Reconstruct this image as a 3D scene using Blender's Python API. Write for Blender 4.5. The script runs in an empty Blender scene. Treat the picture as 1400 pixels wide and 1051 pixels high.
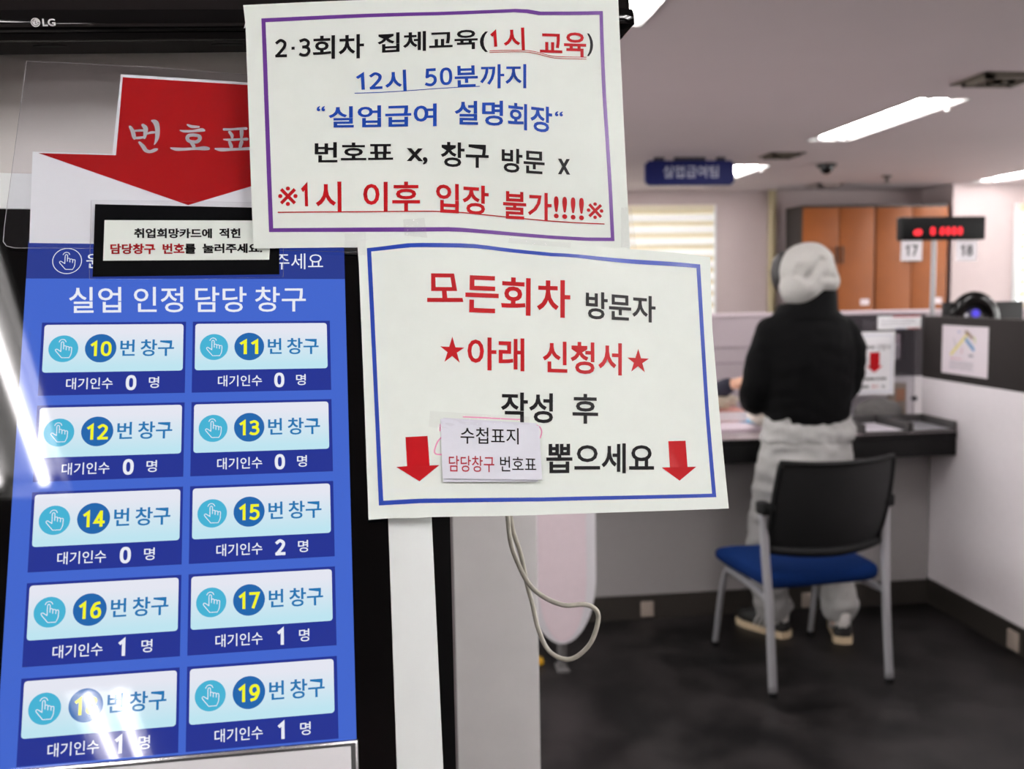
import bpy, bmesh, math, random
from mathutils import Vector, Matrix, noise
random.seed(4)
def work_graph():
    with bpy.context.temp_override(scene=TMP, view_layer=TMP.view_layers[0]):
        dg = bpy.context.evaluated_depsgraph_get(); dg.update()
    return dg
SC = bpy.context.scene
COL = SC.collection
TMP = bpy.data.scenes.new('workbench')      # outlines are evaluated here, then the scene is removed

# ------------------------------------------------------------------ camera
YAW, PITCH, ROLL = [math.radians(a) for a in (6.65, 5.5, -1.0)]
FPX = 1300.0
def camera():
    f = Vector((math.sin(YAW)*math.cos(PITCH), math.cos(YAW)*math.cos(PITCH), -math.sin(PITCH)))
    r = Vector((math.cos(YAW), -math.sin(YAW), 0)); u = r.cross(f)
    r2 = r*math.cos(ROLL) + u*math.sin(ROLL); u2 = u*math.cos(ROLL) - r*math.sin(ROLL)
    cd = bpy.data.cameras.new('camera'); co = bpy.data.objects.new('camera', cd); COL.objects.link(co)
    m = Matrix(((r2.x, u2.x, -f.x, 0), (r2.y, u2.y, -f.y, 0), (r2.z, u2.z, -f.z, 1.5), (0, 0, 0, 1)))
    co.matrix_world = m
    cd.sensor_width = 36.0; cd.lens = FPX*36.0/1400.0
    cd.clip_start = 0.02
    cd.dof.use_dof = True; cd.dof.focus_distance = 0.79; cd.dof.aperture_fstop = 7.0
    SC.camera = co
camera()
SC.view_settings.view_transform = 'Standard'; SC.view_settings.look = 'None'
SC.view_settings.gamma = 1.0; SC.view_settings.use_curve_mapping = False
SC.view_settings.exposure = 0.0
TUBE_LIGHT = 50.0
w = bpy.data.worlds.new('world'); SC.world = w; w.use_nodes = True
w.node_tree.nodes['Background'].inputs[0].default_value = (0.96, 0.955, 0.93, 1)
w.node_tree.nodes['Background'].inputs[1].default_value = 7.5

# ------------------------------------------------------------------ materials
def lin(c):
    o = []
    for v in c[:3]:
        v /= 255.0
        o.append(v/12.92 if v <= 0.04045 else ((v+0.055)/1.055)**2.4)
    return (*o, 1.0)
MATS = {}
def mat(name, rgb, rough=0.6, metal=0.0, spec=0.5, emit=None, es=1.0, noise_amt=0.0, nscale=40.0, bump=0.0, bscale=200.0, coat=0.0, second=None):
    if name in MATS: return MATS[name]
    m = bpy.data.materials.new(name); m.use_nodes = True; nt = m.node_tree
    b = nt.nodes['Principled BSDF']
    b.inputs['Base Color'].default_value = lin(rgb); b.inputs['Roughness'].default_value = rough
    b.inputs['Metallic'].default_value = metal; b.inputs['Specular IOR Level'].default_value = spec
    if coat: b.inputs['Coat Weight'].default_value = coat; b.inputs['Coat Roughness'].default_value = 0.03
    if emit: b.inputs['Emission Color'].default_value = lin(emit); b.inputs['Emission Strength'].default_value = es
    if noise_amt or bump or second:
        tc = nt.nodes.new('ShaderNodeTexCoord')
    if noise_amt or second:
        n = nt.nodes.new('ShaderNodeTexNoise'); n.inputs['Scale'].default_value = nscale; n.inputs['Detail'].default_value = 6
        nt.links.new(tc.outputs['Object'], n.inputs['Vector'])
        r = nt.nodes.new('ShaderNodeValToRGB'); c = lin(rgb); d = lin(second) if second else None
        r.color_ramp.elements[0].position = 0.3; r.color_ramp.elements[1].position = 0.7
        if d: r.color_ramp.elements[0].position = 0.40; r.color_ramp.elements[1].position = 0.64; r.color_ramp.elements[0].color = c; r.color_ramp.elements[1].color = d
        else:
            r.color_ramp.elements[0].color = [min(1, v*(1-noise_amt)) for v in c[:3]] + [1]
            r.color_ramp.elements[1].color = [min(1, v*(1+noise_amt)) for v in c[:3]] + [1]
        nt.links.new(n.outputs['Fac'], r.inputs['Fac']); nt.links.new(r.outputs['Color'], b.inputs['Base Color'])
    if bump:
        n2 = nt.nodes.new('ShaderNodeTexNoise'); n2.inputs['Scale'].default_value = bscale; n2.inputs['Detail'].default_value = 4
        nt.links.new(tc.outputs['Object'], n2.inputs['Vector'])
        bp = nt.nodes.new('ShaderNodeBump'); bp.inputs['Strength'].default_value = bump; bp.inputs['Distance'].default_value = 0.002
        nt.links.new(n2.outputs['Fac'], bp.inputs['Height']); nt.links.new(bp.outputs['Normal'], b.inputs['Normal'])
    MATS[name] = m
    return m
def film(name, tint, gloss=0.12, rough=0.08, bump=0.0, bscale=60.0, haze=0.0):
    if name in MATS: return MATS[name]
    m = bpy.data.materials.new(name); m.use_nodes = True; nt = m.node_tree; nt.nodes.clear()
    out = nt.nodes.new('ShaderNodeOutputMaterial'); tr = nt.nodes.new('ShaderNodeBsdfTransparent'); tr.inputs[0].default_value = lin(tint)
    gl = nt.nodes.new('ShaderNodeBsdfGlossy'); gl.inputs['Roughness'].default_value = rough
    mx = nt.nodes.new('ShaderNodeMixShader'); mx.inputs[0].default_value = gloss
    nt.links.new(tr.outputs[0], mx.inputs[1]); nt.links.new(gl.outputs[0], mx.inputs[2])
    last = mx
    if haze:
        df = nt.nodes.new('ShaderNodeBsdfDiffuse'); df.inputs[0].default_value = (0.8, 0.8, 0.82, 1)
        m2 = nt.nodes.new('ShaderNodeMixShader'); m2.inputs[0].default_value = haze
        nt.links.new(mx.outputs[0], m2.inputs[1]); nt.links.new(df.outputs[0], m2.inputs[2]); last = m2
    nt.links.new(last.outputs[0], out.inputs[0])
    if bump:
        tc = nt.nodes.new('ShaderNodeTexCoord'); n2 = nt.nodes.new('ShaderNodeTexNoise'); n2.inputs['Scale'].default_value = bscale; n2.inputs['Detail'].default_value = 3
        nt.links.new(tc.outputs['Object'], n2.inputs['Vector'])
        bp = nt.nodes.new('ShaderNodeBump'); bp.inputs['Strength'].default_value = bump; bp.inputs['Distance'].default_value = 0.004
        nt.links.new(n2.outputs['Fac'], bp.inputs['Height']); nt.links.new(bp.outputs['Normal'], gl.inputs['Normal'])
    MATS[name] = m
    return m

# ------------------------------------------------------------------ object helpers
def link(name, me, parent=None, mats=None, smooth=False, auto=None):
    o = bpy.data.objects.new(name, me); COL.objects.link(o)
    if mats:
        for m in (mats if isinstance(mats, (list, tuple)) else [mats]): me.materials.append(m)
    if parent is not None: o.parent = parent
    if smooth:
        for p in me.polygons: p.use_smooth = True
    if auto is not None:
        me.set_sharp_from_angle(angle=math.radians(auto))
    return o
def obj(name, bm, m, parent=None, smooth=False, auto=None):
    bmesh.ops.recalc_face_normals(bm, faces=bm.faces)
    me = bpy.data.meshes.new(name); bm.to_mesh(me); bm.free()
    return link(name, me, parent, m, smooth or auto is not None, auto)
def thing(name, label, cat, loc=(0, 0, 0), rz=0.0, group=None):
    o = bpy.data.objects.new(name, None); COL.objects.link(o); o.empty_display_size = 0.1
    o.location = loc; o.rotation_euler = (0, 0, rz)
    return tag(o, label, cat, group)
def tag(o, label, cat, group=None):
    o['label'] = label; o['category'] = cat
    if group: o['group'] = group
    return o
def struct(o): o['kind'] = 'structure'; return o
def nb(): return bmesh.new()
def box(bm, lo, hi, bev=0.0, M=None, mi=0, seg=2):
    c = [(a+b)/2 for a, b in zip(lo, hi)]; s = [abs(b-a) for a, b in zip(lo, hi)]
    r = bmesh.ops.create_cube(bm, size=1.0, matrix=Matrix.Translation(c) @ Matrix.Diagonal((*s, 1)))
    vs = r['verts']
    if bev:
        es = list({e for v in vs for e in v.link_edges})
        q = bmesh.ops.bevel(bm, geom=es, offset=bev, segments=seg, affect='EDGES', profile=0.5)
        vs = list({v for f in q['faces'] for v in f.verts} | {v for v in vs if v.is_valid})
    if M is not None: bmesh.ops.transform(bm, matrix=M, verts=[v for v in vs if v.is_valid])
    if mi:
        for f in {f for v in vs if v.is_valid for f in v.link_faces}: f.material_index = mi
    return vs
def boxobj(name, lo, hi, m, parent=None, bev=0.0):
    bm = nb(); box(bm, lo, hi, bev); return obj(name, bm, m, parent, auto=40 if bev else None)
def catmull(pts, n=8):
    P = [Vector(p) for p in pts]; out = []
    for i in range(len(P)-1):
        p0 = P[max(i-1, 0)]; p1 = P[i]; p2 = P[i+1]; p3 = P[min(i+2, len(P)-1)]
        for k in range(n):
            t = k/n
            out.append(0.5*((2*p1) + (p2-p0)*t + (2*p0-5*p1+4*p2-p3)*t*t + (3*p1-p0-3*p2+p3)*t**3))
    out.append(P[-1]); return out
def tube(bm, pts, r, seg=10, cap=True, flat=1.0, mi=0):
    P = [Vector(p) for p in pts]; n = len(P); rings = []
    R = r if isinstance(r, (list, tuple)) else [r]*n
    ref = None
    for i in range(n):
        t = (P[min(i+1, n-1)]-P[max(i-1, 0)]).normalized()
        if ref is None: ref = Vector((0, 0, 1)) if abs(t.z) < 0.9 else Vector((0, 1, 0))
        u = (ref - t*ref.dot(t)).normalized(); v = t.cross(u); ref = u
        rings.append([bm.verts.new(P[i] + u*R[i]*math.cos(a) + v*R[i]*flat*math.sin(a)) for a in [2*math.pi*k/seg for k in range(seg)]])
    fs = []
    for a, b in zip(rings, rings[1:]):
        for k in range(seg): fs.append(bm.faces.new((a[k], a[(k+1) % seg], b[(k+1) % seg], b[k])))
    if cap: fs.append(bm.faces.new(rings[0][::-1])); fs.append(bm.faces.new(rings[-1]))
    for f in fs: f.material_index = mi
def loft(bm, rings, seg=20, cap=True, power=2.0):
    """stack of horizontal super-ellipse rings (x, y, z, rx, ry)"""
    R = []
    for (x, y, z, rx, ry) in rings:
        ring = []
        for k in range(seg):
            a = 2*math.pi*k/seg; c, s = math.cos(a), math.sin(a)
            ring.append(bm.verts.new((x + rx*math.copysign(abs(c)**(2/power), c), y + ry*math.copysign(abs(s)**(2/power), s), z)))
        R.append(ring)
    for a, b in zip(R, R[1:]):
        for k in range(seg): bm.faces.new((a[k], a[(k+1) % seg], b[(k+1) % seg], b[k]))
    if cap: bm.faces.new(R[0][::-1]); bm.faces.new(R[-1])
def ball(bm, c, r, seg=16):
    M = Matrix.Translation(c) @ Matrix.Diagonal((*(r if isinstance(r, (tuple, list)) else (r, r, r)), 1))
    return bmesh.ops.create_uvsphere(bm, u_segments=seg, v_segments=seg//2+2, radius=1.0, matrix=M)['verts']
def cyl(bm, c, r, h, seg=24, axis='Z', r2=None):
    M = Matrix.Translation(c)
    if axis == 'X': M = M @ Matrix.Rotation(math.pi/2, 4, 'Y')
    if axis == 'Y': M = M @ Matrix.Rotation(math.pi/2, 4, 'X')
    return bmesh.ops.create_cone(bm, cap_ends=True, segments=seg, radius1=r, radius2=r if r2 is None else r2, depth=h, matrix=M)['verts']
def prism(bm, poly, z0, z1, M=None):
    a = [bm.verts.new((p[0], p[1], z0)) for p in poly]; b = [bm.verts.new((p[0], p[1], z1)) for p in poly]
    n = len(poly); bm.faces.new(a[::-1]); bm.faces.new(b)
    for i in range(n): bm.faces.new((a[i], a[(i+1) % n], b[(i+1) % n], b[i]))
    if M is not None: bmesh.ops.transform(bm, matrix=M, verts=a+b)
def fuse(bm, voxel, smooth=6, wrinkle=0.0, wscale=8.0, seed=0.0):
    """one continuous skin round overlapping shapes"""
    me = bpy.data.meshes.new('t'); bm.to_mesh(me); bm.free()
    o = bpy.data.objects.new('t', me); TMP.collection.objects.link(o)
    md = o.modifiers.new('r', 'REMESH'); md.mode = 'VOXEL'; md.voxel_size = voxel
    ms = o.modifiers.new('s', 'SMOOTH'); ms.iterations = smooth; ms.factor = 0.5
    dg = work_graph()
    out = bpy.data.meshes.new_from_object(o.evaluated_get(dg))
    bpy.data.objects.remove(o); bpy.data.meshes.remove(me)
    if wrinkle:
        for v in out.vertices:
            p = v.co*wscale + Vector((seed, seed, seed))
            d = noise.noise(Vector((p.x, p.y, p.z*2.2))) + 0.5*noise.noise(p*2.3)
            v.co += v.normal*d*wrinkle
    return out

# ------------------------------------------------------------------ lettering and flat print
GL = {}
PRELOAD = {0.008: ['실업', '인정', '담당', '창구', '대기인수', '명'], 0.0: ['※', '원', '주세요', 'Λ', '실업급여팀', '신청서', '필수'], 0.019: ['번', '창구', '회차', '집체교육(', '시', '교육', ')', '분', '“', '실업급여', '설명', '회장', '번호표', 'x,', '방문', 'x', '이후', '입장', '불가', '!!!!', '모', '든', '회', '차', '방문자', '★', '아래', '신청서', '작성', '후', '뽑으세요'], 0.03: ['LG', '취업희망카드에', '적힌', '담당창구', '번호', '를', '눌러주세요.'], 0.011: ['까지'], 0.006: ['수첩표지', '담당창구', '번호표']}
def preload():
    """outline every line of lettering at once, then cut the result into its lines"""
    for off, words in PRELOAD.items():
        c = bpy.data.curves.new('g', 'FONT'); c.body = '\n'.join(words); c.offset = off; c.resolution_u = 3; c.space_line = 4.0
        o = bpy.data.objects.new('g', c); TMP.collection.objects.link(o)
        me = bpy.data.meshes.new_from_object(o.evaluated_get(work_graph()))
        co = [(v.co.x, v.co.y) for v in me.vertices]; rows = {}
        for p in me.polygons: rows.setdefault(math.floor((1.5-co[p.vertices[0]][1])/4.0), []).append(tuple(p.vertices))
        for k, fs in rows.items():
            ids = sorted({i for f in fs for i in f}); ix = {i: n for n, i in enumerate(ids)}; vs = [co[i] for i in ids]
            x0 = min(v[0] for v in vs); x1 = max(v[0] for v in vs); y0 = min(v[1] for v in vs); y1 = max(v[1] for v in vs)
            GL[(words[k], off)] = ([((v[0]-x0)/(x1-x0), (v[1]-y0)/(y1-y0)) for v in vs], [tuple(ix[i] for i in f) for f in fs])
        bpy.data.objects.remove(o); bpy.data.curves.remove(c); bpy.data.meshes.remove(me)
def glyphs(text, off):
    k = (text, off)
    if k not in GL:
        c = bpy.data.curves.new('g', 'FONT'); c.body = text; c.offset = off; c.resolution_u = 3
        o = bpy.data.objects.new('g', c); TMP.collection.objects.link(o)
        dg = work_graph()
        me = bpy.data.meshes.new_from_object(o.evaluated_get(dg))
        vs = [(v.co.x, v.co.y) for v in me.vertices]; fs = [tuple(p.vertices) for p in me.polygons]
        bpy.data.objects.remove(o); bpy.data.curves.remove(c); bpy.data.meshes.remove(me)
        x0 = min(v[0] for v in vs); x1 = max(v[0] for v in vs); y0 = min(v[1] for v in vs); y1 = max(v[1] for v in vs)
        GL[k] = ([((v[0]-x0)/(x1-x0), (v[1]-y0)/(y1-y0)) for v in vs], fs)
    return GL[k]
def catmull2(p): return [(a.x, a.y) for a in catmull([(x, y, 0) for x, y in p], 6)]
DIG = {'0': [('s', [(0.5, 1), (0.22, 0.95), (0.04, 0.76), (0, 0.5), (0.04, 0.24), (0.22, 0.05), (0.5, 0), (0.78, 0.05), (0.96, 0.24), (1, 0.5), (0.96, 0.76), (0.78, 0.95), (0.5, 1)])],
  '1': [('l', [(0.02, 0.82), (0.74, 1.0), (0.74, 0.0)])],
  '2': [('s', [(0.04, 0.86), (0.45, 1.0), (0.88, 0.85), (0.86, 0.6), (0.45, 0.28), (0.04, 0.02)]), ('l', [(0.0, 0.0), (0.98, 0.0)])],
  '3': [('s', [(0.06, 0.93), (0.5, 1.0), (0.88, 0.84), (0.78, 0.6), (0.36, 0.53)]), ('s', [(0.36, 0.53), (0.82, 0.46), (0.96, 0.24), (0.7, 0.03), (0.3, 0.0), (0.02, 0.06)])],
  '4': [('l', [(1.0, 0.25), (0.0, 0.25), (0.68, 1.0), (0.72, 1.0), (0.72, 0.0)])],
  '5': [('l', [(0.9, 1.0), (0.16, 1.0), (0.1, 0.55)]), ('s', [(0.1, 0.55), (0.5, 0.62), (0.9, 0.48), (0.94, 0.2), (0.62, 0.01), (0.28, 0.0), (0.02, 0.06)])],
  '6': [('s', [(0.86, 0.98), (0.42, 0.9), (0.1, 0.58), (0.04, 0.3), (0.2, 0.05), (0.52, 0.0), (0.86, 0.08), (0.98, 0.32), (0.82, 0.55), (0.5, 0.6), (0.1, 0.46)])],
  '7': [('l', [(0.0, 1.0), (0.96, 1.0), (0.34, 0.0)])],
  '8': [('s', [(0.5, 1.0), (0.15, 0.93), (0.1, 0.72), (0.5, 0.53), (0.9, 0.72), (0.85, 0.93), (0.5, 1.0)]), ('s', [(0.5, 0.53), (0.06, 0.38), (0.04, 0.12), (0.5, 0.0), (0.96, 0.12), (0.94, 0.38), (0.5, 0.53)])],
  '9': [('s', [(0.14, 0.02), (0.58, 0.1), (0.9, 0.42), (0.96, 0.7), (0.8, 0.95), (0.48, 1.0), (0.14, 0.92), (0.02, 0.68), (0.18, 0.45), (0.5, 0.4), (0.9, 0.54)])],
  '\u00b7': [('l', [(0.42, 0.47), (0.58, 0.47)])]}
preload()
class Print:
    """flat artwork in millimetres; xf(x, y, lift_mm) gives the point on the surface"""
    def __init__(s, xf): s.v = []; s.f = []; s.m = []; s.mats = []; s.xf = xf
    def mi(s, m):
        if m not in s.mats: s.mats.append(m)
        return s.mats.index(m)
    def add(s, vs, fs, m, lift):
        b = len(s.v); s.v += [s.xf(x, y, lift) for x, y in vs]; k = s.mi(m)
        for f in fs: s.f.append(tuple(i+b for i in f)); s.m.append(k)
    def digits(s, t, quad, m, lift, wt=0.13):
        # numerals drawn as strokes in a box: 1 unit high, 0.62 wide, 0.18 apart
        adv = [0.30 if c == '\u00b7' else (0.44 if c == '1' else 0.62) for c in t]; gap = 0.15; W = sum(adv)+gap*(len(t)-1)
        tl, tr, br, bl = quad; hgt = math.hypot(tl[0]-bl[0], tl[1]-bl[1]); wid = math.hypot(tr[0]-tl[0], tr[1]-tl[1])
        def q(x, y):
            u, v = x/W, y; return tuple((tl[i]*(1-u)+tr[i]*u)*v + (bl[i]*(1-u)+br[i]*u)*(1-v) for i in (0, 1))
        x0 = 0.0; h = wt/2
        for c, a in zip(t, adv):
            for kind, pts in DIG[c]:
                P = [Vector((x0+h+x*(a-2*h), h+y*(1-2*h))) for x, y in (catmull2(pts) if kind == 's' else pts)]
                n = len(P); closed = (P[0]-P[-1]).length < 1e-6; L = []; R = []
                for i in range(n):
                    pa = P[i-1] if i else (P[-2] if closed else P[0]); pb = P[i+1] if i < n-1 else (P[1] if closed else P[-1])
                    d1 = (P[i]-pa); d2 = (pb-P[i]); d1 = d1.normalized() if d1.length > 1e-9 else d2.normalized(); d2 = d2.normalized() if d2.length > 1e-9 else d1
                    n1 = Vector((-d1.y, d1.x)); n2 = Vector((-d2.y, d2.x)); mm = (n1+n2).normalized(); k = h/max(0.45, mm.dot(n1))
                    e = Vector((0, 0))
                    if not closed and i == 0: e = -d2*h*0.9
                    if not closed and i == n-1: e = d1*h*0.9
                    L.append(q(*(P[i]+mm*k+e))); R.append(q(*(P[i]-mm*k+e)))
                s.strip(L, R, m, lift)
            x0 += a+gap
    def text(s, t, quad, m, lift, off=0.018, shift=0.0):
        if t[0] == '#': return s.digits(t[1:], quad, m, lift, 0.155 if off < 0.02 else (0.17 if off < 0.05 else 0.19))
        vs, fs = glyphs(t, off); tl, tr, br, bl = quad
        def q(u, v): return tuple((tl[i]*(1-u)+tr[i]*u)*v + (bl[i]*(1-u)+br[i]*u)*(1-v) for i in (0, 1))
        s.add([q(*p) for p in vs], fs, m, lift)
        if shift: s.add([(a+shift, b) for a, b in [q(*p) for p in vs]], fs, m, lift)
    def rtext(s, t, x0, y0, x1, y1, m, lift, off=0.018, shift=0.0): s.text(t, [(x0, y1), (x1, y1), (x1, y0), (x0, y0)], m, lift, off, shift)
    def poly(s, pts, m, lift):
        from mathutils.geometry import tessellate_polygon
        fs = tessellate_polygon([[Vector((x, y, 0)) for x, y in pts]]); s.add(pts, fs, m, lift)
    def strip(s, A, B, m, lift):
        n = len(A); s.add(list(A)+list(B), [(i, i+1, n+i+1, n+i) for i in range(n-1)], m, lift)
    def stroke(s, pts, w, m, lift):
        W = [p[2] for p in pts] if len(pts[0]) > 2 else [w]*len(pts)
        P = [Vector((p[0], p[1])) for p in pts]; L = []; R = []
        for i, p in enumerate(P):
            d = (P[min(i+1, len(P)-1)]-P[max(i-1, 0)]).normalized(); nn = Vector((-d.y, d.x))*W[i]/2
            L.append(tuple(p+nn)); R.append(tuple(p-nn))
        s.strip(L, R, m, lift)
        for i in range(len(P)): s.disc(P[i].x, P[i].y, W[i]/2, m, lift, 10)
    def disc(s, x, y, r, m, lift, seg=40, ry=None):
        s.poly2([(x+r*math.cos(2*math.pi*k/seg), y+(ry or r)*math.sin(2*math.pi*k/seg)) for k in range(seg)], m, lift)
    def poly2(s, pts, m, lift): s.add(pts, [tuple(range(len(pts)))], m, lift)
    def ring(s, x, y, r, wd, m, lift, a0=0, a1=360, seg=40):
        A = [math.radians(a0+(a1-a0)*k/seg) for k in range(seg+1)]
        s.strip([(x+(r+wd/2)*math.cos(a), y+(r+wd/2)*math.sin(a)) for a in A], [(x+(r-wd/2)*math.cos(a), y+(r-wd/2)*math.sin(a)) for a in A], m, lift)
    def rect(s, x0, y0, x1, y1, m, lift): s.poly2([(x0, y0), (x1, y0), (x1, y1), (x0, y1)], m, lift)
    def rrect(s, x0, y0, x1, y1, r, m, lift):
        pts = []
        for cx, cy, a in ((x1-r, y1-r, 0), (x0+r, y1-r, 90), (x0+r, y0+r, 180), (x1-r, y0+r, 270)):
            pts += [(cx+r*math.cos(math.radians(a+15*k)), cy+r*math.sin(math.radians(a+15*k))) for k in range(7)]
        s.poly2(pts, m, lift)
    def mesh(s, name):
        me = bpy.data.meshes.new(name); me.from_pydata(s.v, [], s.f)
        for m in s.mats: me.materials.append(m)
        me.polygons.foreach_set('material_index', s.m); me.update(); return me
def resample(pts, n):
    P = [Vector(p) for p in pts]; d = [0]
    for a, b in zip(P, P[1:]): d.append(d[-1]+(b-a).length)
    out = []
    for k in range(n+1):
        t = d[-1]*k/n; i = max(j for j in range(len(d)) if d[j] <= t+1e-9); i = min(i, len(P)-2)
        out.append(P[i].lerp(P[i+1], (t-d[i])/(d[i+1]-d[i])))
    return out
def coons(pr, top, right, bottom, left, m, thick, nx=44, ny=30):
    T, B, L, R = resample(top, nx), resample(bottom, nx), resample(left, ny), resample(right, ny)
    g = []
    for j in range(ny+1):
        v = j/ny; row = []
        for i in range(nx+1):
            u = i/nx
            p = T[i]*(1-v)+B[i]*v + L[j]*(1-u)+R[j]*u - (T[0]*(1-u)*(1-v)+T[nx]*u*(1-v)+B[0]*(1-u)*v+B[nx]*u*v)
            row.append(tuple(p))
        g += row
    w_ = nx+1
    q = [(j*w_+i, (j+1)*w_+i, (j+1)*w_+i+1, j*w_+i+1) for j in range(ny) for i in range(nx)]
    pr.add(g, q, m, 0.0); pr.add(g, [f[::-1] for f in q], m, -thick)
    base = len(pr.v)-len(g); b0 = base-len(g)
    loop = [i for i in range(nx+1)] + [j*w_+nx for j in range(1, ny+1)] + [ny*w_+i for i in range(nx-1, -1, -1)] + [j*w_ for j in range(ny-1, 0, -1)]
    for a, b in zip(loop, loop[1:]+loop[:1]):
        pr.f.append((b0+a, b0+b, base+b, base+a)); pr.m.append(pr.mi(m))
def frame_xf(fr, bump=None):
    O, ex, ey, n = [Vector(a) for a in fr]
    def xf(x, y, lift):
        z = lift + (bump(x, y) if bump else 0.0)
        return O + ex*(x*0.001) + ey*(y*0.001) + n*(z*0.001)
    return xf
def bump1(x, y):
    # gentle diagonal fold: the lower right half of the sheet falls back from the bezel (millimetres)
    s = (x - 52 - y*0.45)/14.0
    sp = math.log1p(math.exp(-abs(s))) + max(s, 0.0)
    return -0.35*sp + 1.2*math.sin(x*0.021 + y*0.03)
def bump2(x, y):
    s = (x - 10 + y*0.35)/16.0
    sp = math.log1p(math.exp(-abs(s))) + max(s, 0.0)
    e = math.exp(-((x + 105)/22.0)**2 - ((y - 100)/40.0)**2)
    return -0.35*sp + 2.0*e + 1.0*math.sin(x*0.026 - y*0.02) + 0.004*max(0.0, y - 40.0)*math.sin(x*0.06)*4

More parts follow.
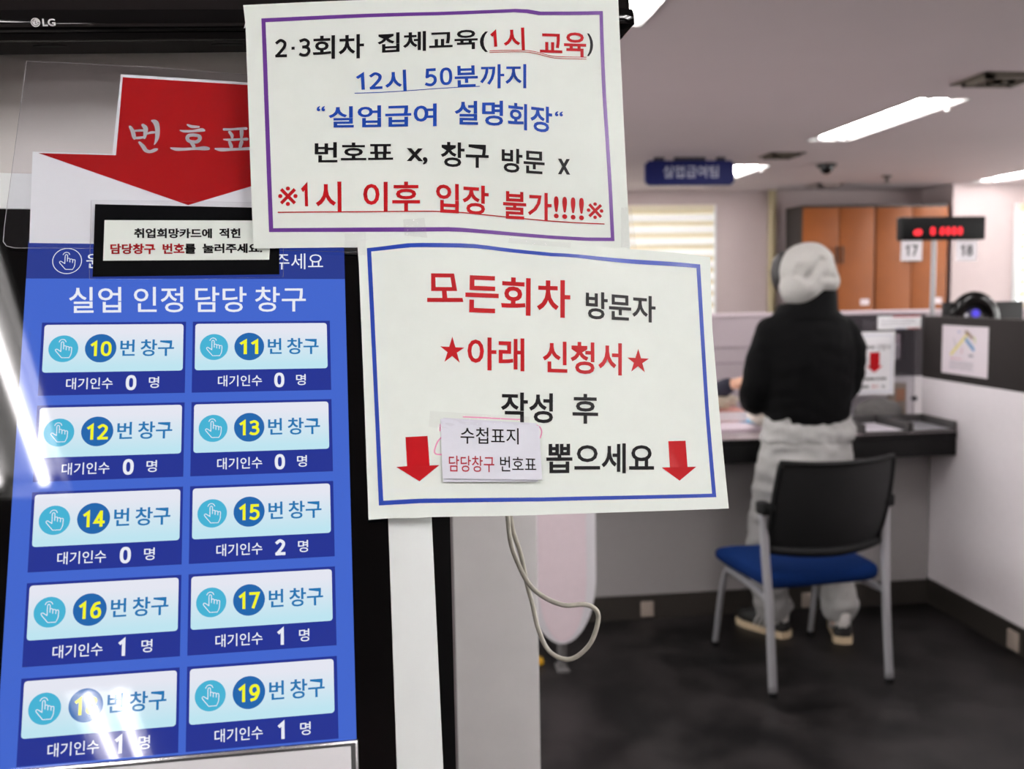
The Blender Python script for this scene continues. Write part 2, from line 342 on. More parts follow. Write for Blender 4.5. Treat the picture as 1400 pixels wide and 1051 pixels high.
P1 = {'frame':[[0.0338,0.79985,1.64191],[0.99702,0.0754,-0.016],[-0.00075,0.217,0.97617],[0.07708,-0.97325,0.21641]],'top':[[-151.82,91.65],[-57.87,100.84],[69.39,116.55],[98.08,116.24],[163.48,120.12]],'right':[[163.48,120.12],[163.29,39.34],[161.65,-50.64],[161.59,-108.22]],'bottom':[[-145.55,-108.93],[-67.99,-107.7],[-0.78,-104.95],[84.68,-105.84],[161.59,-108.22]],'left':[[-151.82,91.65],[-150.24,75.2],[-148.83,16.14],[-146.37,-85.95],[-145.55,-108.93]],'border':[([[-137.76,81.03],[5.96,94.67],[68.74,101.74],[78.95,102.65],[92.93,100.87],[120.08,102.47],[148.91,104.65]],[[-134.59,78.11],[5.85,91.63],[68.6,98.69],[76.26,99.45],[90.86,97.59],[119.95,99.33],[145.81,101.2]]),([[148.91,104.65],[148.05,29.22],[148.16,-99.34]],[[145.81,101.2],[144.74,29.02],[145.09,-96.43]]),([[-133.8,-95.89],[-76.29,-95.26],[-24.09,-94.25],[11.64,-93.15],[35.82,-94.35],[67.69,-96.4],[93.77,-97.99],[123.31,-99.39],[148.16,-99.34]],[[-130.64,-92.84],[-76.21,-91.84],[-23.97,-90.58],[11.78,-89.63],[35.95,-91.14],[67.81,-93.49],[93.88,-95.2],[123.43,-96.47],[145.09,-96.43]]),([[-137.76,81.03],[-136.45,16.76],[-133.8,-95.89]],[[-134.59,78.11],[-133.17,16.92],[-130.64,-92.84]])],'words':[('#2·3','k',[[-127.24,64.12],[-99.06,66.19],[-99.33,50.85],[-127.45,48.78]]),('회차','k',[[-97.49,67.88],[-56.37,71.48],[-56.85,50.76],[-97.83,48.59]]),('집체교육(','k',[[-45.34,72.48],[46.99,82.42],[46.01,61.37],[-45.83,52.82]]),('#1','r',[[49.04,80.55],[55.02,81.21],[55.27,66.71],[49.05,65.8]]),('시','r',[[60.39,83.84],[78.48,85.55],[78.18,65.25],[59.9,64.02]]),('교육','r',[[92.15,82.94],[133.16,84.25],[132.07,62.07],[91.02,60.87]]),(')','k',[[133.88,83.79],[139.33,83.86],[138.34,63.44],[132.88,63.36]]),('#12','b',[[-63.6,37.7],[-42.33,39.81],[-42.24,25.56],[-63.03,23.76]]),('시','b',[[-40.29,40.81],[-23.1,42.36],[-22.92,24.04],[-40.28,23.06]]),('#50','b',[[-7.83,43.67],[14.99,46.13],[14.92,30.98],[-7.83,28.5]]),('분','b',[[17.11,47.2],[36.51,48.95],[36.44,30.2],[16.92,28.91]]),('까지','b',[[38.89,49.82],[78.48,52.52],[77.36,30.87],[38.01,28.58]]),('“','b',[[-95.48,9.33],[-88.91,9.58],[-89.0,5.14],[-95.56,4.88]]),('실업급여','b',[[-86.07,8.99],[1.32,14.42],[0.75,-4.8],[-86.42,-8.78]]),('설명','b',[[16.28,16.76],[57.06,18.8],[56.17,-3.06],[15.65,-3.04]]),('회장','b',[[61.02,17.77],[99.2,15.17],[98.0,-7.86],[60.08,-5.06]]),('“','b',[[101.46,12.09],[108.51,12.0],[108.26,7.55],[101.2,7.41]]),('번호표','k',[[-97.53,-21.14],[-35.1,-19.23],[-35.56,-35.6],[-97.83,-38.38]]),('x,','k',[[-24.23,-23.84],[-7.31,-23.89],[-7.72,-37.45],[-24.64,-37.63]]),('창구','k',[[3.77,-17.81],[43.49,-18.32],[42.78,-39.41],[3.12,-38.84]]),('방문','k',[[54.31,-21.8],[90.81,-23.29],[89.96,-43.95],[53.6,-42.21]]),('x','k',[[102.01,-29.6],[112.6,-29.72],[111.97,-43.15],[101.43,-42.96]]),('※','r',[[-126.37,-59.2],[-111.47,-58.83],[-111.71,-74.71],[-126.58,-74.96]]),('#1','r',[[-108.66,-56.47],[-102.87,-56.31],[-102.75,-75.0],[-108.31,-75.1]]),('시','r',[[-97.46,-54.31],[-77.3,-53.7],[-77.63,-79.27],[-97.69,-79.66]]),('이후','r',[[-59.99,-53.16],[-14.28,-51.87],[-15.12,-76.9],[-60.61,-77.98]]),('입장','r',[[-1.19,-52.49],[42.27,-54.36],[41.36,-78.9],[-2.08,-77.76]]),('불가','r',[[54.21,-57.85],[95.29,-59.39],[94.38,-83.11],[53.32,-81.69]]),('!!!!','r',[[97.1,-61.71],[123.13,-62.86],[122.32,-82.02],[96.37,-80.5]]),('※','r',[[125.4,-66.13],[139.89,-66.8],[139.24,-81.07],[124.79,-80.33]])],'lines':[('r',0.55,[[47.71,62.48],[62.76,63.96],[77.2,64.93],[86.83,64.33],[98.86,61.9],[108.61,61.31],[132.08,62.32]]),('r',0.55,[[47.64,60.98],[62.69,62.46],[77.12,63.42],[86.76,62.83],[98.78,60.4],[108.53,59.68],[131.99,60.57]]),('b',0.6,[[-64.86,21.14],[-44.77,22.46],[-22.23,24.53],[9.75,27.93],[37.62,30.49]]),('r',0.9,[[-126.65,-80.1],[-69.36,-78.64],[-16.24,-76.92],[1.81,-76.74],[20.01,-77.26],[54.55,-80.03],[89.66,-82.71],[113.38,-84.02],[139.79,-84.85]])]}
P2 = {'frame':[[0.11317,0.74239,1.43296],[0.99702,0.0754,-0.016],[-0.01088,0.34319,0.9392],[0.07631,-0.93623,0.34299]],'top':[[-144.26,116.11],[-137.35,116.62],[-125.77,118.35],[-109.57,119.58],[-79.09,119.97],[-55.0,120.73],[-18.28,119.7],[24.43,114.59],[88.15,110.93],[153.11,104.13]],'right':[[153.11,104.13],[149.85,72.03],[147.18,40.41],[144.49,-29.14],[141.63,-110.0]],'bottom':[[-141.64,-105.98],[-127.7,-105.56],[-106.12,-106.32],[-95.22,-106.04],[-34.45,-108.17],[-0.32,-108.6],[141.63,-110.0]],'left':[[-144.26,116.11],[-143.39,95.79],[-142.23,-22.81],[-141.64,-105.98]],'border':[([[-136.72,108.81],[-104.69,111.99],[-55.42,113.1],[-43.27,112.57],[17.51,105.92],[26.84,105.88],[87.06,101.54],[142.69,97.1]],[[-133.37,105.93],[-102.52,108.52],[-55.62,109.49],[-43.47,109.25],[17.27,102.89],[26.6,102.97],[86.6,97.54],[138.92,93.7]]),([[142.69,97.1],[135.24,-28.99],[132.25,-100.53]],[[138.92,93.7],[132.04,-28.93],[129.05,-97.64]]),([[-133.82,-95.73],[-104.0,-95.32],[-11.01,-98.25],[132.25,-100.53]],[[-130.48,-92.34],[-103.85,-91.92],[-10.78,-95.29],[129.05,-97.64]]),([[-136.72,108.81],[-134.52,-31.46],[-133.82,-95.73]],[[-133.37,105.93],[-131.5,-31.52],[-130.48,-92.34]])],'words':[('모','r',[[-89.63,86.59],[-65.55,87.05],[-62.02,63.3],[-91.04,62.9]]),('든','r',[[-58.79,86.07],[-31.48,85.64],[-34.04,53.94],[-61.1,54.96]]),('회','r',[[-29.42,85.44],[-5.26,84.09],[-7.96,51.7],[-32.04,53.24]]),('차','r',[[-0.02,83.09],[27.67,82.03],[24.85,49.48],[-2.74,50.94]]),('방문자','k',[[40.14,73.1],[99.72,68.29],[97.03,45.02],[37.87,48.9]]),('★','r',[[-81.85,35.2],[-62.65,34.0],[-64.23,13.04],[-82.83,14.38]]),('아래','r',[[-60.18,34.45],[-14.43,32.64],[-16.48,5.3],[-61.67,7.57]]),('신청서','r',[[0.41,30.33],[66.09,27.6],[63.25,0.31],[-1.76,3.81]]),('★','r',[[70.38,23.29],[88.91,22.23],[86.3,2.65],[68.33,3.75]]),('작성','k',[[-36.35,-11.07],[5.15,-13.34],[3.1,-37.69],[-38.0,-35.23]]),('후','k',[[20.93,-13.96],[41.92,-14.86],[39.61,-39.13],[18.77,-38.15]]),('뽑으세요','k',[[-3.56,-53.45],[84.71,-55.83],[82.14,-79.72],[-5.45,-77.07]])],'lines':[('p',1.0,[[-67.09,-30.13],[-53.58,-31.14],[-38.93,-32.43],[-21.97,-33.82]]),('p',1.0,[[-85.22,-35.84],[-85.66,-40.4]]),('p',1.0,[[-85.14,-46.01],[-88.05,-49.36],[-90.32,-54.76],[-90.45,-57.52],[-88.86,-58.74],[-85.3,-59.16]]),('p',1.0,[[-10.52,-38.27],[-7.69,-40.24],[-6.49,-44.04],[-8.07,-48.86]])],'polys':[('r',[[-112.19,-44.73],[-95.33,-44.28],[-94.83,-67.08],[-87.41,-67.16],[-103.05,-78.89],[-119.9,-67.4],[-111.84,-66.96]]),('r',[[97.09,-54.21],[111.86,-54.2],[111.0,-75.5],[118.46,-75.51],[103.0,-86.24],[89.1,-75.29],[96.03,-75.27]])]}
SLIP = {'quad':[[-84.86,-31.27],[-8.18,-39.24],[-9.9,-82.35],[-85.74,-77.96]],'quad2':[[-82.61,-30.41],[-9.99,-37.13],[-13.13,-83.35],[-85.2,-80.38]],'words':[('수첩표지','k',[[-69.89,-38.38],[-24.71,-40.8],[-25.68,-53.82],[-70.61,-51.42]]),('담당창구','m',[[-80.12,-60.37],[-45.49,-62.3],[-46.32,-74.84],[-80.78,-72.89]]),('번호표','k',[[-40.97,-62.33],[-13.03,-64.66],[-13.88,-75.58],[-41.79,-74.45]])]}
K = {'frame':[[-0.16039,0.76035,1.51514],[0.99702,0.0754,-0.016],[-0.01088,0.34319,0.9392],[0.07631,-0.93623,0.34299]],'film':[[-124.98,181.78],[-35.4,181.03],[47.49,177.68],[137.94,174.75],[130.71,21.59],[22.75,23.53],[-124.65,23.2],[-130.3,24.62],[-132.78,28.13],[-132.77,40.55]],'white':[[-54.56,173.83],[51.56,170.75],[56.07,106.82],[123.54,106.17],[127.94,25.96],[-114.74,27.71],[-116.49,103.37],[-58.57,103.1]],'red':[[-52.93,171.13],[49.81,168.3],[53.78,104.15],[117.57,103.36],[-1.09,60.55],[-112.14,102.26],[-55.78,102.04]],'arrowpx':[[[-47.11,127.53],[-23.91,133.92],[-23.43,113.05],[-24.8,104.73]]],'brush':[[(-45.95,126.96,2.19),(-44.07,123.35,3.17),(-42.89,118.51,2.92),(-42.52,116.69,1.71)],[(-36.4,128.78,2.68),(-34.44,126.14,3.65),(-34.52,121.24,2.92),(-35.05,117.55,1.71)],[(-43.76,123.36,1.71),(-38.88,124.02,1.95),(-35.23,124.15,1.95)],[(-42.85,117.29,1.95),(-38.7,117.55,2.19),(-34.55,118.55,1.71)],[(-33.27,121.28,1.46),(-29.95,122.62,2.19),(-26.81,122.73,1.71)],[(-29.69,132.96,1.71),(-27.02,131.58,4.14),(-25.53,126.46,3.65),(-25.46,119.1,3.17),(-26.6,114.17,1.71),(-27.6,112.18,0.73)],[(-38.59,113.54,1.95),(-35.89,110.22,3.17),(-33.72,106.89,3.17),(-30.57,105.77,2.68),(-26.96,107.34,2.92),(-25.41,108.11,1.71)],[(-2.64,130.37,1.46),(0.59,128.87,2.68),(5.93,128.82,1.71)],[(-8.07,125.1,1.22),(-4.67,124.48,2.19),(1.71,124.95,2.19),(8.1,126.16,3.17),(10.03,125.74,1.95)],[(1.76,121.49,2.92),(6.04,120.77,2.92),(6.92,118.45,2.92),(5.04,115.8,2.92),(1.86,115.33,2.92),(-1.56,116.2,2.92),(-2.66,118.63,2.92),(-1.42,120.89,2.92),(1.76,121.49,2.92)],[(0.6,114.31,2.44),(2.12,112.02,2.92),(2.57,110.2,2.19)],[(-14.95,109.41,1.22),(-10.72,108.56,2.92),(-4.4,108.76,2.44),(4.07,109.51,2.44),(10.44,109.95,3.65),(13.43,109.8,2.68)],[(25.5,127.27,2.19),(30.69,127.46,1.95),(37.19,128.19,2.19),(42.62,128.63,2.44)],[(29.83,124.93,2.44),(31.58,122.25,2.68),(31.81,119.78,1.71)],[(39.15,126.26,3.17),(39.16,122.51,2.68),(38.95,120.01,1.71)],[(25.35,118.32,1.22),(29.66,118.09,2.19),(37.22,118.71,1.95),(43.18,119.16,2.68)],[(29.89,115.99,2.44),(30.98,112.93,2.92),(31.21,110.84,2.19)],[(39.18,116.54,2.92),(38.32,113.16,2.68),(37.9,111.04,1.95)],[(18.98,109.84,1.46),(23.27,109.24,3.17),(30.79,109.59,2.44),(40.49,110.38,2.44),(49.17,111.14,3.17)]],'labfilm':[[-71.79,61.82],[0.7,62.45],[71.93,62.01],[71.23,-0.38],[1.72,-2.33],[-70.26,-2.45],[-70.54,-0.7]],'labblack':[[-68.94,59.06],[68.51,58.16],[68.14,2.04],[-68.49,-0.34]],'labwhite':[[-61.6,45.81],[62.25,47.25],[60.44,14.2],[-61.43,12.64]],'labwords':[('취업희망카드에','k',[[-40.14,39.32],[17.18,39.81],[17.27,31.59],[-39.9,31.22]]),('적힌','k',[[22.65,40.13],[38.63,40.21],[38.66,31.94],[22.73,31.77]]),('담당창구','r',[[-56.7,26.37],[-24.49,26.79],[-24.28,18.13],[-56.41,17.9]]),('번호','r',[[-18.94,26.84],[-3.06,27.11],[-2.91,18.52],[-18.75,18.41]]),('를','k',[[-2.73,26.87],[5.26,26.95],[5.38,18.7],[-2.59,18.64]]),('눌러주세요.','k',[[10.46,27.12],[55.15,27.79],[55.14,19.68],[10.56,19.1]])],'title':[('실업',[[-85.74,-6.93],[-48.79,-6.74],[-48.13,-27.16],[-84.83,-27.33]]),('인정',[[-39.73,-6.74],[-3.88,-6.55],[-3.52,-27.21],[-39.13,-27.2]]),('담당',[[4.9,-6.55],[42.99,-6.54],[43.03,-27.26],[5.2,-27.25]]),('창구',[[49.39,-6.54],[88.02,-6.53],[87.75,-26.93],[49.38,-27.3]])],'hdr':[('원',[[-74.73,20.36],[-62.91,20.45],[-62.46,8.47],[-74.24,8.42]]),('주세요',[[64.13,21.38],[101.81,21.66],[101.57,8.38],[64.06,7.84]])],'hdricon':[[-87.99,14.11],[-77.74,14.17],[-88.46,24.56]],'cell':{'white':[[-101.25,-36.58],[-3.18,-36.62],[-2.96,-73.35],[-101.02,-73.39]],'hand':[[-87.22,-55.15],[-76.98,-55.28],[-87.68,-45.1]],'num':[[-61.32,-55.13],[-50.29,-55.27],[-61.72,-44.38]],'d10':[[-68.74,-49.86],[-53.86,-49.76],[-53.46,-61.47],[-68.27,-61.53]],'beon':[[-47.83,-48.75],[-37.84,-48.59],[-37.47,-61.26],[-47.42,-61.38]],'changgu':[[-33.6,-48.72],[-9.93,-48.71],[-9.67,-61.83],[-33.23,-61.85]],'wait':[[-84.45,-77.62],[-52.33,-77.78],[-52.03,-86.48],[-84.06,-86.33]],'zero':[[-43.32,-76.1],[-35.67,-76.06],[-35.33,-87.8],[-42.95,-87.9]],'myeong':[[-26.96,-77.73],[-19.81,-77.59],[-19.61,-86.28],[-26.73,-86.48]],'handbox':[[-93.26,-47.89],[-81.67,-48.02],[-81.03,-62.4],[-92.57,-62.23]]},'cell0':[-103.1,-34.8]}
TAPES = {'a':[[-107.29,132.48],[-90.29,133.48],[-88.73,116.23],[-106.74,118.18]],'b':[[76.82,146.97],[86.54,147.07],[86.65,108.92],[72.72,110.2]],'c':[[-20.78,119.02],[30.73,114.72],[29.71,110.15],[-22.32,114.46]],'d':[[-153.88,120.73],[-137.17,122.37],[-137.79,102.06],[-154.3,103.13]],'e':[[-92.51,-24.97],[-15.11,-31.91],[-17.25,-44.72],[-94.21,-37.56]]}
CABLE = [[0.0763,0.9,1.3893],[0.0923,0.93,1.3265],[0.1018,0.95,1.2846],[0.1039,0.95,1.2724],[0.1046,0.94,1.2527],[0.1084,0.93,1.2363],[0.1193,0.92,1.2124],[0.1338,0.915,1.1982],[0.1543,0.91,1.1897],[0.175,0.91,1.1892],[0.1869,0.91,1.1826],[0.1886,0.91,1.1704],[0.1813,0.91,1.1497],[0.168,0.915,1.1342],[0.1553,0.92,1.13],[0.1412,0.93,1.1362],[0.1324,0.94,1.1555],[0.1281,0.95,1.1787],[0.1237,0.955,1.1976],[0.1174,0.955,1.2305],[0.1096,0.95,1.2553],[0.1068,0.955,1.2756],[0.1027,0.96,1.313],[0.0989,0.97,1.3802]]

# ================================================================== the room
ZC = 2.45
def fixture(x, y, label, first=[]):
    if not first:
        t = thing('ceiling_light', '', 'light', (0, 0, 0), 0, 'fluorescent ceiling lights')
        bm = nb()
        prof = [(-0.145, 0.0), (-0.145, -0.004), (-0.135, -0.004), (-0.10, 0.045), (0.10, 0.045), (0.135, -0.004), (0.145, -0.004), (0.145, 0.0), (0.105, 0.055), (-0.105, 0.055)]
        A = [bm.verts.new((px, -0.68, pz)) for px, pz in prof]; B = [bm.verts.new((px, 0.68, pz)) for px, pz in prof]
        for i in range(len(prof)): bm.faces.new((A[i], A[(i+1) % len(prof)], B[(i+1) % len(prof)], B[i]))
        for s in (-0.675, 0.675): box(bm, (-0.14, s-0.006, -0.003), (0.14, s+0.006, 0.05))
        obj('reflector', bm, mat('lamp_white', (176, 176, 174), 0.5), t)
        for sx in (-0.062, 0.062):
            bm = nb(); cyl(bm, (sx, 0, 0.022), 0.014, 1.24, 14, 'Y'); obj('fluorescent_tube', bm, mat('tube_glow', (250, 250, 250), 0.3, emit=(255, 250, 250), es=TUBE_LIGHT), t, auto=40)
            for sy in (-0.635, 0.635):
                bm = nb(); box(bm, (sx-0.016, sy-0.014, 0.002), (sx+0.016, sy+0.014, 0.046), 0.003)
                obj('lamp_socket', bm, mat('socket_white', (225, 225, 222), 0.4), t)
        bm = nb(); ball(bm, (0.15, -0.45, -0.012), 0.012, 10); obj('pull_knob', bm, mat('socket_white', (225, 225, 222), 0.4), t)
        first.append(t); r = t
    else:
        r = first[0].copy(); COL.objects.link(r)
        for ch in first[0].children: c = ch.copy(); COL.objects.link(c); c.parent = r
    r.location = (x, y, ZC); r['label'] = label
FX = [(2.795, 5.35, 'long twin tube ceiling light in the middle of the ceiling'), (0.755, 2.78, 'twin tube ceiling light cut off at the top edge beside the television'), (2.75, 7.88, 'short looking ceiling light right beside the blue hanging sign'),
      (5.44, 7.72, 'ceiling light at the right edge near the far wall')]
FX_UNSEEN = [(-0.75, -0.62), (-0.75, -3.68), (0.9, -0.3), (0.9, -3.2), (2.8, 2.6), (2.8, -0.3), (2.8, -3.2), (5.4, 5.5), (5.4, 2.4), (5.2, -0.8), (-2.6, 3.2), (0.75, 5.4), (-2.6, -0.6), (-2.6, -3.6), (-2.6, 6.2), (-0.8, 7.8), (0.75, 7.9), (-0.9, 4.6), (6.9, 0.8), (6.9, 3.4), (6.9, 6.0), (5.3, -3.6), (1.78, 2.2), (3.9, 2.4), (3.9, -0.3)]  # unseen: some read from glass reflections, the rest added to brighten the room
def ceiling():
    holes = [(x-0.14, x+0.14, y-0.676, y+0.676) for x, y in [f[:2] for f in FX]+FX_UNSEEN]
    xs = sorted({-3.6, 7.6, *[v for h in holes for v in h[:2]]}); ys = sorted({-5.1, 9.4, *[v for h in holes for v in h[2:]]})
    bm = nb(); V = {}
    def vv(x, y):
        if (x, y) not in V: V[(x, y)] = bm.verts.new((x, y, ZC))
        return V[(x, y)]
    for a, b in zip(xs, xs[1:]):
        for c, d in zip(ys, ys[1:]):
            mx, my = (a+b)/2, (c+d)/2
            if not any(h[0] < mx < h[1] and h[2] < my < h[3] for h in holes): bm.faces.new((vv(a, c), vv(a, d), vv(b, d), vv(b, c)))
    box(bm, (-3.6, -5.1, ZC+0.07), (7.6, 9.4, ZC+0.12))
    o = obj('ceiling', bm, mat('ceiling_paint', (222, 209, 210), 0.8, noise_amt=0.01, nscale=3)); o['kind'] = 'structure'
ceiling()
for x, y, l in FX: fixture(x, y, l)
for x, y in FX_UNSEEN: fixture(x, y, 'twin tube fluorescent office ceiling light standing out of view')
# ================================================================== kiosk
INK = {'k': mat('ink_black', (18, 18, 20), 0.34, spec=0.14), 'r': mat('ink_red', (186, 20, 28), 0.34, spec=0.14), 'b': mat('ink_blue', (30, 74, 172), 0.34, spec=0.14),
       'm': mat('ink_crimson', (176, 26, 52), 0.4), 'p': mat('marker_pink', (250, 160, 205), 0.6)}
PAPER = mat('white_paper', (234, 243, 235), 0.55, noise_amt=0.012, nscale=60)
PAPER2 = mat('slip_paper', (224, 227, 236), 0.6, noise_amt=0.01, nscale=80)
PURPLE = mat('ink_purple', (104, 54, 146), 0.3, spec=0.4); BLUEB = mat('ink_border_blue', (34, 68, 172), 0.3, spec=0.4)
GLASSB = mat('black_glass', (2, 2, 2), 0.035, spec=0.35)
WHITEF = mat('white_enamel', (228, 234, 232), 0.35, noise_amt=0.015, nscale=25)
GREYMET = mat('grey_header_enamel', (226, 222, 218), 0.45, noise_amt=0.015, nscale=18)
BLACKP = mat('black_plastic', (8, 8, 9), 0.45, spec=0.3, noise_amt=0.1, nscale=30)
KO, KX, KU, KN = [Vector(a) for a in K['frame']]
KH = Vector((-KX.y, KX.x, 0)).normalized()          # straight back into the kiosk
kxf = frame_xf(K['frame'])
E = Vector((KO.x, KO.y+0.06, 0.0))
kiosk = thing('ticket_kiosk', 'standing queue ticket kiosk with a blue touch screen in a black and white frame', 'kiosk', E)
def kobj(name, bm, m, parent=None, auto=None, par_loc=None):
    bmesh.ops.translate(bm, verts=bm.verts, vec=-(par_loc or E)); return obj(name, bm, m, parent or kiosk, auto=auto)
def kbox(bm, a0, b0, c0, a1, b1, c1, bev=0.0):
    M = Matrix(((KX.x, KU.x, KN.x, KO.x), (KX.y, KU.y, KN.y, KO.y), (KX.z, KU.z, KN.z, KO.z), (0, 0, 0, 1)))
    box(bm, [v*0.001 for v in (a0, b0, c0)], [v*0.001 for v in (a1, b1, c1)], bev*0.001, M)
bm = nb()                                            # white face frame: four rails
kbox(bm, 145.8, -470, -45, 178.6, 86, 0.2, 1.0); kbox(bm, -176, -470, -45, -143.2, 86, 0.2, 1.0)
kbox(bm, -143.2, 56.2, -45, 145.8, 86, 0.2, 0.6); kbox(bm, -143.2, -470, -45, 145.8, -430, 0.2, 0.6)
kobj('face_frame', bm, WHITEF, auto=40)
bm = nb(); kbox(bm, -143.2, -430, -40, 145.8, 56.2, -0.6); kobj('glass_panel', bm, GLASSB)
def kh(a, h, z): return KO + KX*(a*0.001) + KH*h + Vector((0, 0, z-KO.z))
bm = nb()                                            # recessed header: ledge, back wall and unseen light-blocking hood behind the monitor
prof = [(0.0300, 1.5965), (0.165, 1.592), (0.175, 1.597), (0.180, 1.607), (0.180, 1.83), (0.150, 1.84), (0.150, 1.85), (0.195, 1.85), (0.195, 1.575), (0.0300, 1.575)]
A = [bm.verts.new(kh(-214, h, z)) for h, z in prof]; B = [bm.verts.new(kh(178.6, h, z)) for h, z in prof]
for i in range(len(prof)): bm.faces.new((A[i], A[(i+1) % len(prof)], B[(i+1) % len(prof)], B[i]))
bm.faces.new(A[::-1]); bm.faces.new(B)
kobj('header_panel', bm, GREYMET, auto=30)
bm = nb()                                            # black housing behind the face
prof = [(0.266, 1.57), (0.266, 0.04), (-0.10, 0.04), (-0.10, 0.80), (-0.13, 1.06), (0.0, 1.45), (0.036, 1.57)]
A = [bm.verts.new(kh(-172, h, z)) for h, z in prof]; B = [bm.verts.new(kh(174, h, z)) for h, z in prof]
for i in range(len(prof)): bm.faces.new((A[i], A[(i+1) % len(prof)], B[(i+1) % len(prof)], B[i]))
bm.faces.new(A[::-1]); bm.faces.new(B)
for a in (-248, 176): 
    pf = [(0.10, 1.85), (0.266, 1.85), (0.266, 0.04), (0.10, 0.04)]
    A = [bm.verts.new(kh(a, h, z)) for h, z in pf]; B = [bm.verts.new(kh(a+34, h, z)) for h, z in pf]
    for i in range(4): bm.faces.new((A[i], A[(i+1) % 4], B[(i+1) % 4], B[i]))
    bm.faces.new(A[::-1]); bm.faces.new(B)
kobj('housing', bm, BLACKP)
bm = nb(); box(bm, (E.x-0.26, E.y-0.2, 0), (E.x+0.26, E.y+0.24, 0.04), 0.008); kobj('base_plate', bm, mat('dark_steel', (48, 48, 50), 0.4, metal=0.6), auto=40)

# touch screen: what it shows is flat artwork that gives off its own light
def scr(name, rgb, s=1.0): return mat(name, (2, 2, 2), 0.035, spec=0.5, emit=rgb, es=s)
S_BG, S_HD, S_CELL = scr('screen_blue', (66, 102, 204)), scr('screen_header_blue', (40, 58, 140)), scr('screen_panel_blue', (36, 52, 146))
S_W, S_CY, S_NUM, S_Y, S_T = scr('screen_white', (232, 234, 244)), scr('screen_cyan', (70, 178, 212)), scr('screen_disc_blue', (34, 102, 172)), scr('screen_yellow', (242, 242, 40)), scr('screen_text_blue', (38, 116, 176))
def button_material():
    m = bpy.data.materials.new('screen_button_fade'); m.use_nodes = True; nt = m.node_tree; b = nt.nodes['Principled BSDF']
    b.inputs['Base Color'].default_value = (0, 0, 0, 1); b.inputs['Roughness'].default_value = 0.035
    tc = nt.nodes.new('ShaderNodeTexCoord'); dp = nt.nodes.new('ShaderNodeVectorMath'); dp.operation = 'DOT_PRODUCT'; dp.inputs[1].default_value = KU
    nt.links.new(tc.outputs['Object'], dp.inputs[0])
    off = (KO-E).dot(KU)                             # height of the screen origin in these coordinates
    ad = nt.nodes.new('ShaderNodeMath'); ad.operation = 'MULTIPLY_ADD'; ad.inputs[1].default_value = -1/0.0631; ad.inputs[2].default_value = (off-0.0366)/0.0631
    nt.links.new(dp.outputs['Value'], ad.inputs[0])
    fr = nt.nodes.new('ShaderNodeMath'); fr.operation = 'FRACT'; nt.links.new(ad.outputs[0], fr.inputs[0])
    rp = nt.nodes.new('ShaderNodeValToRGB'); rp.color_ramp.elements[0].color = lin((228, 230, 241)); rp.color_ramp.elements[1].color = lin((190, 228, 240))
    rp.color_ramp.elements[0].position = 0.1; rp.color_ramp.elements[1].position = 0.52
    nt.links.new(fr.outputs[0], rp.inputs[0]); nt.links.new(rp.outputs[0], b.inputs['Emission Color']); b.inputs['Emission Strength'].default_value = 1.0
    return m
S_BTN = button_material()
HAND = [(280, 320), (280, 248), (284, 240), (291, 237), (298, 240), (302, 248), (302, 300)], [(302, 276), (312, 271), (322, 274), (325, 281), (325, 308)], [(325, 282), (336, 278), (346, 281), (350, 288), (350, 312)], [(350, 288), (362, 284), (371, 287), (373, 295), (371, 335), (366, 352), (353, 375), (288, 375), (236, 318), (231, 309), (236, 301), (245, 300), (255, 306), (280, 322)], [(261, 239), (270, 224), (284, 217), (300, 217), (313, 224), (321, 238)]
def hand_icon(pr, x, y, sc, m, lift, wd=0.55):
    for st in HAND: pr.stroke([(x+(px-300)*0.0795*sc, y-(py-297)*0.089*sc) for px, py in st], wd*sc, m, lift)
pr = Print(lambda x, y, l: kxf(x, y, l) - E)
pr.rect(-116.0, -432, 118.4, 0, S_BG, 0.0); pr.rect(-116.0, 0, 118.4, 29.5, S_HD, 0.0)
for t, q in K['title']: pr.text(t, q, S_W, 0.12, 0.008)
for t, q in K['hdr']: pr.text(t, q, S_W, 0.12, 0.0)
ic = K['hdricon'][0]; pr.ring(ic[0], ic[1], 10.2, 0.5, S_W, 0.12); hand_icon(pr, ic[0], ic[1], 0.98, S_W, 0.14, 0.5)
scm = pr.mesh('screen'); screen = link('screen', scm, kiosk)
WAIT = {15: '2', 16: '1', 17: '1', 18: '1', 19: '1'}
for r in range(5):
    for c in range(2):
        n = 10+2*r+c; x0 = (-103.1, 3.6)[c]; y0 = -34.8-63.1*r
        if r == 4: y0 = -287.3
        pr = Print(lambda x, y, l: kxf(x+x0, y+y0, l) - E)
        wd = (101.8, 102.4)[c]
        pr.rect(0, -55.8, wd, 0, S_CELL, 0.1); pr.rrect(1.9, -38.5, 100.0, -1.8, 2.2, S_BTN, 0.2)
        pr.disc(15.7, -20.4, 10.3, S_CY, 0.3); hand_icon(pr, 15.7, -20.4, 1.0, S_W, 0.4)
        pr.disc(41.6, -20.3, 11.0, S_NUM, 0.3)
        pr.rtext('#'+str(n), 34.6, -26.5, 49.2, -15.0, S_Y, 0.4, 0.03)
        pr.rtext('번', 55.3, -26.5, 65.4, -13.9, S_T, 0.4, 0.012, 0.2); pr.rtext('창구', 69.6, -27.0, 93.3, -13.9, S_T, 0.4, 0.012, 0.2)
        pr.rtext('대기인수', 18.8, -51.6, 50.9, -42.9, S_W, 0.3, 0.008)
        wn = WAIT.get(n, '0'); xa, xb = (60.0, 67.4) if wn != '1' else (61.2, 66.4)
        pr.rtext('#'+wn, xa, -53.0, xb, -41.4, S_W, 0.3, 0.06); pr.rtext('명', 76.2, -51.6, 83.4, -42.9, S_W, 0.3, 0.008)
        b_ = link('touch_button', pr.mesh('touch_button'), screen)
        b_['label'] = 'touch button for counter %d with its waiting count %s' % (n, wn)

